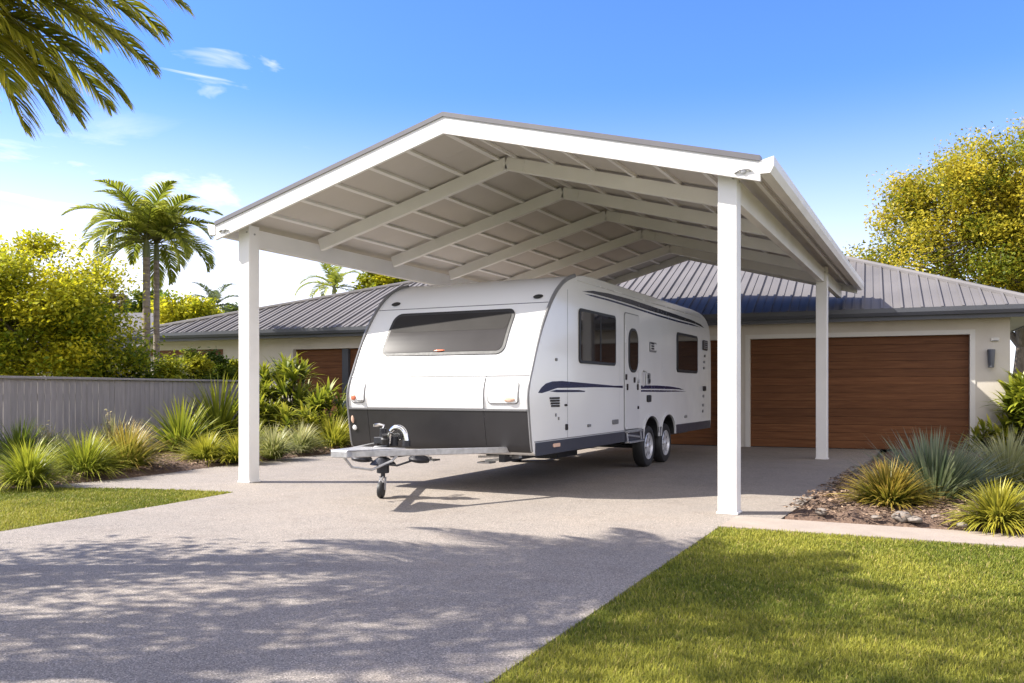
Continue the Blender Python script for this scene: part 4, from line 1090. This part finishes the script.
rosettes('rosette_shrub', 992, 452, 20, 42, 'yellow-green rosette plant at the garage wall corner', GRN, YEL, 135, 8, 18, 0.05, 0.34, rg, 16.7)
rosettes('rosette_shrub', 1022, 455, 20, 100, 'tall dark-leaved shrub at the right end of the house', DGR, LIM, 136, 16, 20, 0.075, 0.5, rg)
rosettes('rosette_shrub', 1060, 458, 30, 100, 'broad shrub past the right end of the house wall', DGR, GRN, 137, 16, 20, 0.075, 0.5, rg)

# bushes behind the fence
def bush(name, x, y0, y1, hw, d, label, c0, c1, seed, n=8000, ls=0.10, group='hedge bushes behind the grey fence', zb=0.0):
    r = np.random.default_rng(seed)
    c = P(x, 390, d); s = FPX / d; Rm = hw / s; zt = 1.3 + (390 - y0) / s
    e = empty(name, (c.x, c.y, 0)); tag(e, label, 'bush', group)
    ncl = 30; pts = []; cols = []; st = MB()
    for k in range(ncl):
        a = r.uniform(0, 6.28); f = r.random() ** 0.5; ph = r.uniform(0.03, 1.0) ** 0.65
        q = np.array([c.x + math.cos(a) * f * Rm * (1.05 - 0.45 * ph), c.y + math.sin(a) * f * Rm * (1.05 - 0.45 * ph), zb + (zt - zb - 0.12) * ph * (1 - 0.25 * f * f) + 0.0])
        m_ = n // ncl
        pts.append(q + r.normal(size=(m_, 3)) * Rm * np.array([0.2, 0.2, 0.17]))
        t = np.clip(r.random() + r.normal(0, 0.15, m_), 0, 1); cols.append(cmix(c0, c1, t))
        if k < 12: st.tube([(c.x, c.y, 0), ((c.x + q[0]) / 2 + 0.04, (c.y + q[1]) / 2, q[2] * 0.55), tuple(q)], [0.025, 0.016, 0.006], 5)
    st.build('stem', M['bark'], e)
    C = np.concatenate(pts); C[:, 2] = np.maximum(C[:, 2], 0.06)
    V, F, K = leaf_cloud(C, ls, 0.5, np.concatenate(cols), 0.2, r); np_mesh('foliage', V, F, M['leaf'], e, K)
YG0, YG1 = (0.17, 0.22, 0.016), (0.50, 0.48, 0.035)
DK0, DK1 = (0.055, 0.095, 0.010), (0.17, 0.225, 0.02)
bush('hedge_bush', 130, 336, 382, 27, 20.2, 'dark rounded bush at the foot of the twin palms', DK0, DK1, 201)
bush('hedge_bush', 168, 336, 382, 27, 20.8, 'yellow-green bush right of the palm trunks behind the fence', DK1, YG1, 202)
bush('hedge_bush', 195, 342, 382, 22, 21.6, 'mixed green bush mid-way along the fence top', DK0, YG1, 203)
bush('hedge_bush', 217, 346, 384, 18, 22.6, 'small dark bush near the fence end by the post', DK0, DK1, 204)
bush('hedge_bush', 92, 344, 382, 28, 19.5, 'olive bush under the yellow tree behind the fence', DK0, YG0, 205)
bush('hedge_bush', 234, 352, 388, 14, 23.6, 'pale leafy bush showing at the left side of the post', DK1, YG1, 206)

# ------------------------------------------------------------------ trees
def tree(name, base, zt, crown, label, c0, c1, seed, ncl=70, nl=240, ls=0.16, trunk=0.16, clump=0.55, group=None, bias=None, lobes=None, branchy=1.0, dark=None):
    """crown: (dx,dy,z centre, rx,ry,rz) relative to base; lobes: extra ellipsoids"""
    r = np.random.default_rng(seed); b = Vector(base)
    e = empty(name, b); tag(e, label, 'tree', group)
    els = [crown] + (lobes or [])
    cen = []
    vols = np.array([l[3] * l[4] * l[5] for l in els]); vols = vols / vols.sum()
    while len(cen) < ncl:
        l = els[r.choice(len(els), p=vols)]
        d = unit(r.normal(size=3)); f = r.uniform(0.25, 1.0) ** 0.55
        cen.append(np.array([b.x + l[0] + d[0] * f * l[3], b.y + l[1] + d[1] * f * l[4], l[2] + d[2] * f * l[5]]))
    cen = np.array(cen)
    tb = MB()
    top = Vector((b.x + crown[0] * 0.6, b.y + crown[1] * 0.6, zt))
    tp = [b + Vector((0, 0, -0.05)), b.lerp(top, 0.4) + Vector((0.06, -0.04, 0)), top]
    tb.tube(tp, [trunk * 1.25, trunk, trunk * 0.75], 10)
    # main limbs, then twigs to each clump
    nlimb = 8; limbs = []
    pick = cen[r.choice(len(cen), nlimb, replace=False)]
    for q in pick:
        q = Vector(q); end = top.lerp(q, 0.7); mid = top.lerp(end, 0.5) + Vector((r.normal() * 0.15, r.normal() * 0.15, 0.25))
        tb.tube([top - Vector((0, 0, 0.05)), mid, end], [trunk * 0.6, trunk * 0.4, trunk * 0.22], 7); limbs += [mid, end, top.lerp(mid, 0.6)]
    for q in cen:
        q = Vector(q); s = min(limbs, key=lambda a: (a - q).length)
        mid = s.lerp(q, 0.5) + Vector((r.normal() * 0.08, r.normal() * 0.08, 0.08))
        tb.tube([s, mid, q], [trunk * 0.2, trunk * 0.12, trunk * 0.04], 5, False)
    tb.build('trunk', M['bark'], e, smooth=True)
    P_ = []; K_ = []
    for q in cen:
        m_ = int(nl * r.uniform(0.6, 1.4)); cr = clump * r.uniform(0.7, 1.3)
        P_.append(q + np.clip(r.normal(size=(m_, 3)), -1.9, 1.9) * cr * np.array([0.5, 0.5, 0.34]))
        t = np.clip(r.random() + r.normal(0, 0.18, m_), 0, 1); K_.append(cmix(c0, c1, t))
    V, F, K = leaf_cloud(np.concatenate(P_), ls, 0.55, np.concatenate(K_), 0.3, r)
    np_mesh('crown', V, F, M['leaf'], e, K)
    return e
YT0, YT1 = (0.13, 0.20, 0.014), (0.63, 0.57, 0.03)
b = P(14, 390, 19.0); b.z = 0
tree('garden_tree', b, 1.6, (0.5, 0.1, 3.0, 1.9, 1.9, 1.75), 'yellow-green spreading tree behind the left fence', YT0, YT1, 301, 150, 430, 0.10, 0.11, 0.56,
     lobes=[(1.55, 0.6, 2.2, 1.1, 1.2, 1.0), (-1.2, -0.5, 3.0, 1.3, 1.3, 1.5)])
b = P(-75, 390, 20.5); b.z = 0
tree('garden_tree', b, 1.6, (0, 0, 2.9, 1.7, 1.7, 1.8), 'smaller green tree at the far left beyond the fence', DK1, YT1, 302, 60, 260, 0.12, 0.1, 0.55)
b = P(1012, 390, 31); b.z = 0
big = tree('broad_tree', b, 2.9, (0.5, 0, 8.1, 4.3, 4.3, 2.6), 'large golden-green tree behind the right end of the house', (0.14, 0.185, 0.018), (0.58, 0.47, 0.045), 303, 260, 480, 0.125, 0.24, 0.88,
     lobes=[(-3.4, -1.7, 5.9, 2.0, 2.0, 1.5), (-1.5, -0.8, 7.6, 3.0, 2.8, 2.0), (-4.9, -2.5, 4.9, 1.5, 1.5, 0.9), (0.8, -1.2, 5.6, 3.0, 2.6, 1.5)])
b = P(1130, 390, 34); b.z = 0
tree('broad_tree', b, 4.0, (0, 0, 7.0, 4.5, 4.5, 3.5), 'green tree farther right beyond the house', DK1, YG1, 304, 110, 240, 0.2, 0.25, 1.0)
def far_tree(x, ytop, ybot, hw, d, label, c0, c1, seed, name='background_tree', ncl=40, nl=160, ls=0.2):
    b = P(x, 390, d); b.z = 0; s = FPX / d
    zt = 1.3 + (390 - ytop) / s; zb = 1.3 + (390 - ybot) / s; R_ = hw / s
    tree(name, b, max(zb, 1.0), (0, 0, (zt + zb) / 2, R_, R_, (zt - zb) / 2), label, c0, c1, seed, ncl, nl, ls, 0.14, R_ * 0.32, 'trees far behind the house')
far_tree(186, 296, 330, 32, 42, 'bright yellow rounded tree beyond the left roof', YT0, YT1, 311)
far_tree(150, 290, 330, 22, 46, 'dull olive tree between the palm trunks and the roof', DK0, YG0, 312)
far_tree(118, 292, 330, 20, 48, 'brownish thin tree left of the palm trunks', (0.12, 0.095, 0.05), (0.24, 0.2, 0.11), 313)
far_tree(384, 270, 300, 26, 40, 'yellow tree showing above the house roof left of the caravan', YT0, YT1, 314)
far_tree(420, 272, 300, 30, 42, 'yellow-green tree behind the roof and the caravan top', YG0, YT1, 315)
far_tree(232, 306, 335, 26, 55, 'grey-green tree beyond the far palm', DK1, (0.14, 0.17, 0.07), 316)
far_tree(60, 300, 340, 40, 40, 'dark tree behind the yellow garden tree', DK0, YG0, 317)

# ------------------------------------------------------------------ palms
def frond(base, az, el0, L, droop, nl, ll, lw, cols, r, lift=0.25, side_droop=0.9, vee=0.5):
    """feather frond: arching rachis with two rows of hanging leaflets"""
    ns = 22; p = np.array(base, float); el = el0
    pts = [p.copy()]; tan = []
    hz = np.array([math.cos(az), math.sin(az), 0.0]); sdv = np.array([-math.sin(az), math.cos(az), 0.0])
    for k in range(ns):
        t = (k + 0.5) / ns
        e_ = el0 - droop * t ** 1.4
        d = hz * math.cos(e_) + np.array([0, 0, math.sin(e_)])
        tan.append(d); p = p + d * L / ns; pts.append(p.copy())
    tan.append(tan[-1]); pts = np.array(pts); tan = np.array(tan)
    n = nl * 2
    t = np.tile(np.linspace(0.14, 1.0, nl), 2) + r.normal(0, 0.004, n); t = np.clip(t, 0.1, 0.999)
    sg = np.repeat([-1.0, 1.0], nl)
    f = t * ns; i = np.minimum(f.astype(int), ns - 1); fr = (f - i)[:, None]
    B = pts[i] * (1 - fr) + pts[i + 1] * fr; T = tan[i]
    up = np.cross(np.repeat(sdv[None], n, 0), T) * -1.0; up = up * np.sign(up[:, 2:3] + 1e-6)
    prof_ = np.sin(np.pi * (0.18 + 0.80 * t)) ** 0.6 * (1 - 0.25 * t)
    LL = ll * prof_ * r.uniform(0.85, 1.12, n)
    d0 = unit(T * (0.45 + 0.6 * t)[:, None] + sdv[None] * sg[:, None] * (1.0 - 0.35 * t)[:, None] + up * vee + r.normal(size=(n, 3)) * 0.05)
    vs = []; ks = []; q = B; nseg = 4
    c = cmix(cols[0], cols[1], np.clip(r.normal(0.5, 0.3, n), 0, 1)); ctip = cmix(cols[1], cols[2], np.clip(r.normal(0.5, 0.3, n), 0, 1))
    wv = unit(np.cross(d0, up + r.normal(size=(n, 3)) * 0.35))
    for k in range(nseg + 1):
        tt = k / nseg; wd = lw * (0.7 + 0.6 * tt if tt < 0.5 else 2.0 * (1 - tt)) * 0.5 + 0.0006
        vs += [q - wv * wd, q + wv * wd]; cc = c * (1 - tt) + ctip * tt; ks += [cc, cc]
        d = unit(d0 + np.array([0, 0, -1.0]) * side_droop * (tt + 0.12) ** 1.1)
        q = q + d * (LL / nseg)[:, None]
    m_ = 2 * (nseg + 1)
    V = np.stack(vs, 1).reshape(-1, 3); K = np.stack(ks, 1).reshape(-1, 3); ii = np.arange(n)[:, None] * m_
    F = [np.concatenate([ii + 2 * k, ii + 2 * k + 1, ii + 2 * k + 3, ii + 2 * k + 2], 1) for k in range(nseg)]
    # rachis
    rb = MB(); rb.tube([tuple(a) for a in pts], [max(0.004, L * 0.009 * (1 - 0.85 * k / ns)) for k in range(ns + 1)], 5)
    RV = np.array(rb.v); q4 = np.array([f_ for f_ in rb.f if len(f_) == 4]); q5 = np.array([f_ for f_ in rb.f if len(f_) == 5])
    RK = np.repeat(np.array([[0.20, 0.19, 0.06]]), len(RV), 0)
    return merge([(V, F, K), (RV, [q4, q5], RK)])
def palm(name, base, H, L, nf, label, seed, cols, tr=0.11, nl=46, ll=0.5, lw=0.03, group=None, parts=True, fr=None, lean=(0, 0), sd=0.9, trunkparts=True):
    r = np.random.default_rng(seed); b = Vector(base)
    e = empty(name, b); tag(e, label, 'palm', group)
    top = b + Vector((lean[0], lean[1], H))
    tb = MB(); pts = []; rad = []
    n = 36
    for k in range(n + 1):
        t = k / n; q = b.lerp(top, t) + Vector((lean[0] * 0.3 * math.sin(t * 3), 0, 0))
        pts.append(q); rad.append(tr * (1.35 - 0.35 * min(1, t * 5) - 0.18 * t + (0.05 if k % 2 else 0)))
    tb.tube(pts, rad, 12); tb.build('trunk', M['palmbark'], e, smooth=True)
    cs = MB(); cs.tube([top - Vector((0, 0, 0.02)), top + Vector((0, 0, H * 0.06)), top + Vector((0, 0, H * 0.11))], [tr * 0.95, tr * 0.85, tr * 0.35], 12)
    sh = cs.build('crownshaft', M['crownshaft'], e, smooth=True)
    bt = (top.x, top.y, top.z + H * 0.09)
    allf = []
    if fr is None:
        fr = []
        for k in range(nf):
            f = k / nf
            fr.append((2.399963 * k + r.normal(0, 0.12), R(78 - 78 * f + r.normal(0, 6)), L * r.uniform(0.88, 1.1), R(75 + 45 * f + r.normal(0, 8))))
    for az, el, LL, dp in fr:
        V, F, K = frond(bt, az, el, LL, dp, nl, ll, lw, cols, r, side_droop=sd)
        if parts: np_mesh('frond', V, F, M['palmleaf'], e, K)
        else: allf.append((V, F, K))
    if not parts:
        V, F, K = merge(allf); np_mesh('crown', V, F, M['palmleaf'], e, K)
    return e
M['crownshaft'] = noise_mat('green_crownshaft', [(0.3, (0.11, 0.13, 0.04)), (0.7, (0.19, 0.19, 0.07))], 5.0, 0.5, 0.2, 0.005, 4.0, (1, 1, 0.3))
PG = ((0.13, 0.18, 0.018), (0.30, 0.34, 0.035), (0.50, 0.47, 0.08))
tw = 'twin palms behind the fence'
b1 = P(146.5, 390, 22.0); b1.z = 0; b2 = P(156.5, 390, 22.6); b2.z = 0
palm('palm_tree', b1, 4.75, 2.1, 16, 'left palm of the pair behind the fence, with the thicker trunk', 401, PG, 0.105, 72, 0.68, 0.034, tw)
palm('palm_tree', b2, 4.75, 2.1, 16, 'right palm of the pair behind the fence, with the slimmer trunk', 402, PG, 0.085, 72, 0.68, 0.034, tw)
PF = ((0.05, 0.08, 0.03), (0.12, 0.15, 0.05), (0.2, 0.22, 0.09))
b = P(334, 390, 40); b.z = 0
palm('far_palm', b, 5.6, 2.0, 12, 'palm showing over the house roof just left of the caravan', 403, PG, 0.12, 34, 0.55, 0.05, 'palms far behind the house', False)
b = P(214, 390, 50); b.z = 0
palm('far_palm', b, 5.6, 2.4, 12, 'hazy far palm beyond the left end of the roof', 404, PF, 0.14, 34, 0.6, 0.06, 'palms far behind the house', False)
# big near palm whose fronds hang into the top left corner
b = camxy(-4.52, 6.2); b.z = 0
PN = ((0.13, 0.17, 0.014), (0.36, 0.36, 0.03), (0.62, 0.54, 0.07))
azr = math.atan2(RT.y, RT.x)
near = []
rr_ = np.random.default_rng(5)
for a_, e_, l_, d_ in ((0, 40, 2.35, 78), (10, 24, 2.15, 62), (-14, 12, 1.9, 55), (24, -4, 1.75, 48), (-30, 34, 2.2, 80), (40, 34, 2.1, 75), (-6, -16, 1.6, 40), (55, 8, 1.8, 60),
                       (-50, 8, 1.8, 60), (16, 55, 2.3, 88), (-22, 58, 2.2, 92), (4, 5, 1.85, 52), (32, 14, 1.9, 58), (-36, -8, 1.6, 45), (14, -26, 1.5, 38), (-20, -22, 1.55, 40), (30, -18, 1.5, 40), (2, -34, 1.45, 36), (-32, 18, 1.9, 60), (46, -10, 1.5, 45), (8, 14, 1.95, 58), (-10, 28, 2.1, 66), (-60, 40, 2.1, 80), (70, 40, 2.1, 80)):
    near.append((azr + R(a_), R(e_), l_, R(d_)))
for k in range(12):
    near.append((azr + R(90 + 15 * k) , R(60 - 70 * ((k * 7) % 12) / 12), 2.0 * rr_.uniform(0.9, 1.1), R(80)))
palm('overhanging_palm', b, 3.95, 2.1, 24, 'large palm at the upper left whose fronds hang into view', 405, PN, 0.12, 76, 0.66, 0.021, None, True, near, sd=1.35)

# trees beside the camera that throw the dappled shade on the driveway and lawn
def shade(name, X, Y, H, seed, label, crown, ncl, nl, ls=0.14, clump=0.7):
    b = camxy(X, Y); b.z = 0
    tree(name, b, H * 0.6, crown, label, DK0, YG0, seed, ncl, nl, ls, 0.16, clump, 'trees beside the street end of the driveway')
shade('street_tree', -8.3, 5.5, 5.5, 501, 'leafy tree left of the driveway near the street', (0.0, 0.0, 4.9, 2.3, 2.2, 1.1), 74, 80, 0.11, 0.55)
shade('street_tree', -6.6, 4.1, 7.5, 502, 'taller leafy tree at the street end of the left lawn', (0.0, -0.3, 7.2, 3.0, 2.0, 1.6), 74, 82, 0.11, 0.55)

# ------------------------------------------------------------------ light, sky, camera
SUN_EL = R(43)
sd_ = (-RT).normalized()                          # towards the sun, on the ground: picture left
ts = Vector((sd_.x * math.cos(SUN_EL), sd_.y * math.cos(SUN_EL), math.sin(SUN_EL)))
sun = bpy.data.lights.new('sun', 'SUN'); sun.energy = 4.8; sun.angle = R(0.5); sun.color = (1.0, 0.94, 0.85)
so = bpy.data.objects.new('sun', sun); COL.objects.link(so); so.location = (0, 0, 30)
so.rotation_euler = (-ts).to_track_quat('-Z', 'Y').to_euler()

wd = bpy.data.worlds.new('World'); SC.world = wd; wd.use_nodes = True
nt = wd.node_tree; bg = nt.nodes['Background']
sky = nt.nodes.new('ShaderNodeTexSky'); sky.sky_type = 'NISHITA'; sky.sun_disc = False
sky.sun_elevation = SUN_EL; sky.sun_rotation = math.atan2(sd_.x, sd_.y)
sky.air_density = 1.0; sky.dust_density = 0.6; sky.ozone_density = 2.0; sky.altitude = 0
tc = nt.nodes.new('ShaderNodeTexCoord')
sep = nt.nodes.new('ShaderNodeSeparateXYZ'); nt.links.new(tc.outputs['Generated'], sep.inputs[0])
def mth(op, a, b=None, clamp=False):
    n = nt.nodes.new('ShaderNodeMath'); n.operation = op; n.use_clamp = clamp
    for k, v in ((0, a), (1, b)):
        if v is None: continue
        if isinstance(v, (int, float)): n.inputs[k].default_value = v
        else: nt.links.new(v, n.inputs[k])
    return n.outputs[0]
# cloud plane coordinates: direction divided by height
zc = mth('MAXIMUM', sep.outputs[2], 0.03)
zc = mth('ADD', zc, 0.12)
cx = mth('DIVIDE', sep.outputs[0], zc); cy = mth('DIVIDE', sep.outputs[1], zc)
cmb = nt.nodes.new('ShaderNodeCombineXYZ'); nt.links.new(cx, cmb.inputs[0]); nt.links.new(cy, cmb.inputs[1])
nz = nt.nodes.new('ShaderNodeTexNoise'); nz.inputs['Scale'].default_value = 1.1; nz.inputs['Detail'].default_value = 9; nz.inputs['Roughness'].default_value = 0.6; nz.inputs['Distortion'].default_value = 0.5
nt.links.new(cmb.outputs[0], nz.inputs['Vector'])
rgt = mth('ADD', mth('MULTIPLY', sep.outputs[0], RT.x), mth('MULTIPLY', sep.outputs[1], RT.y))
stv = nt.nodes.new('ShaderNodeCombineXYZ'); nt.links.new(mth('ADD', mth('MULTIPLY', rgt, 3.0), mth('MULTIPLY', sep.outputs[2], 2.0)), stv.inputs[0]); nt.links.new(mth('MULTIPLY', sep.outputs[2], 11.0), stv.inputs[1])
nzs = nt.nodes.new('ShaderNodeTexNoise'); nzs.inputs['Scale'].default_value = 1.3; nzs.inputs['Detail'].default_value = 9; nzs.inputs['Roughness'].default_value = 0.62; nzs.inputs['Distortion'].default_value = 0.7
nt.links.new(stv.outputs[0], nzs.inputs['Vector'])
mr = nt.nodes.new('ShaderNodeMapRange'); mr.inputs[1].default_value = 0.47; mr.inputs[2].default_value = 0.66; nt.links.new(nzs.outputs[0], mr.inputs[0])
# more cloud low and towards the left of the view
low = nt.nodes.new('ShaderNodeMapRange'); low.inputs[1].default_value = 0.30; low.inputs[2].default_value = 0.10; nt.links.new(sep.outputs[2], low.inputs[0])
lf = mth('ADD', mth('MULTIPLY', sep.outputs[0], -RT.x), mth('MULTIPLY', sep.outputs[1], -RT.y))
lfm = nt.nodes.new('ShaderNodeMapRange'); lfm.inputs[1].default_value = -0.02; lfm.inputs[2].default_value = 0.40; nt.links.new(lf, lfm.inputs[0])
cl = mth('MULTIPLY', mth('MULTIPLY', mr.outputs[0], low.outputs[0]), lfm.outputs[0], True)
cl = mth('MULTIPLY', cl, 1.5, True)
# a single wisp of high cloud to the upper left
fwd = mth('MAXIMUM', mth('ADD', mth('MULTIPLY', sep.outputs[0], FW.x), mth('MULTIPLY', sep.outputs[1], FW.y)), 0.05)
ax_ = mth('ADD', mth('DIVIDE', mth('MULTIPLY', lf, -1.0), fwd), 0.355)
az_ = mth('SUBTRACT', mth('DIVIDE', sep.outputs[2], fwd), 0.372)
g2 = mth('ADD', mth('POWER', mth('MULTIPLY', ax_, 17.0), 2.0), mth('POWER', mth('MULTIPLY', az_, 36.0), 2.0))
nz2 = nt.nodes.new('ShaderNodeTexNoise'); nz2.inputs['Scale'].default_value = 3.2; nz2.inputs['Detail'].default_value = 8; nz2.inputs['Distortion'].default_value = 0.8
nt.links.new(stv.outputs[0], nz2.inputs['Vector'])
wsp = mth('SUBTRACT', mth('MULTIPLY', nz2.outputs[0], 5.0), mth('ADD', mth('MULTIPLY', g2, 0.35), 2.3), True)
cl = mth('MAXIMUM', cl, mth('MULTIPLY', wsp, 0.65))
# pale haze along the horizon, thicker to the left
hz_ = nt.nodes.new('ShaderNodeMapRange'); hz_.interpolation_type = 'SMOOTHSTEP'; hz_.inputs[1].default_value = 0.34; hz_.inputs[2].default_value = 0.0; nt.links.new(sep.outputs[2], hz_.inputs[0])
hl_ = nt.nodes.new('ShaderNodeMapRange'); hl_.inputs[1].default_value = -0.5; hl_.inputs[2].default_value = 0.45; hl_.inputs[3].default_value = 0.62; hl_.inputs[4].default_value = 0.88; nt.links.new(lf, hl_.inputs[0])
hz = mth('MULTIPLY', hz_.outputs[0], hl_.outputs[0], True)
cl = mth('MAXIMUM', cl, hz)
# added broken white cloud behind the camera, out of view, for neutral fill light
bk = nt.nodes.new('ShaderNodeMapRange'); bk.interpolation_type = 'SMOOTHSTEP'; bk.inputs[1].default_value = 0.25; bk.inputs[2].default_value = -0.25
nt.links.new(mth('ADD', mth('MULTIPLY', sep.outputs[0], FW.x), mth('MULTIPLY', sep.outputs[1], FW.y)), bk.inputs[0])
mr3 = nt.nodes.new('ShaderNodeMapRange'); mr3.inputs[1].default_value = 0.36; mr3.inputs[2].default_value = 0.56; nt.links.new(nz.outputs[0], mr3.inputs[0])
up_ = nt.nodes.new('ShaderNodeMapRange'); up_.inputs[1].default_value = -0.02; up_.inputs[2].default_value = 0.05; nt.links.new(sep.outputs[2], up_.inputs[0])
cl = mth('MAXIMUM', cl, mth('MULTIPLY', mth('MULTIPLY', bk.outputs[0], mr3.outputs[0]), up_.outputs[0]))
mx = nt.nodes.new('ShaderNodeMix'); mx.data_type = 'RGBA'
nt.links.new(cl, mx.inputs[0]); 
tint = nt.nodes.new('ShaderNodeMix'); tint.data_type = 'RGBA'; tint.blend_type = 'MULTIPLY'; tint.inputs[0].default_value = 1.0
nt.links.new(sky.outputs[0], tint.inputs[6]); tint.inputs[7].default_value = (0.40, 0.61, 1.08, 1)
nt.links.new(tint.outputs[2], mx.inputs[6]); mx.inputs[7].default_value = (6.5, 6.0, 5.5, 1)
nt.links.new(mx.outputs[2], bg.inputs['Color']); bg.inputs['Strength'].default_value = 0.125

cam = bpy.data.cameras.new('camera'); co = bpy.data.objects.new('camera', cam); COL.objects.link(co)
co.location = CAM; co.rotation_euler = (R(90), 0, math.atan2(-FW.x, FW.y))
cam.sensor_width = 36; cam.lens = FPX / 1024 * 36; cam.shift_y = (390 - 341.5) / 1024; cam.clip_end = 1500; cam.clip_start = 0.05
SC.camera = co
SC.view_settings.view_transform = 'Standard'; SC.view_settings.look = 'None'
SC.view_settings.exposure = 1.27; SC.view_settings.gamma = 1.0; SC.view_settings.use_curve_mapping = False
SC.cycles.max_bounces = 8; SC.cycles.diffuse_bounces = 5; SC.cycles.transmission_bounces = 4
SC.cycles.use_denoising = True
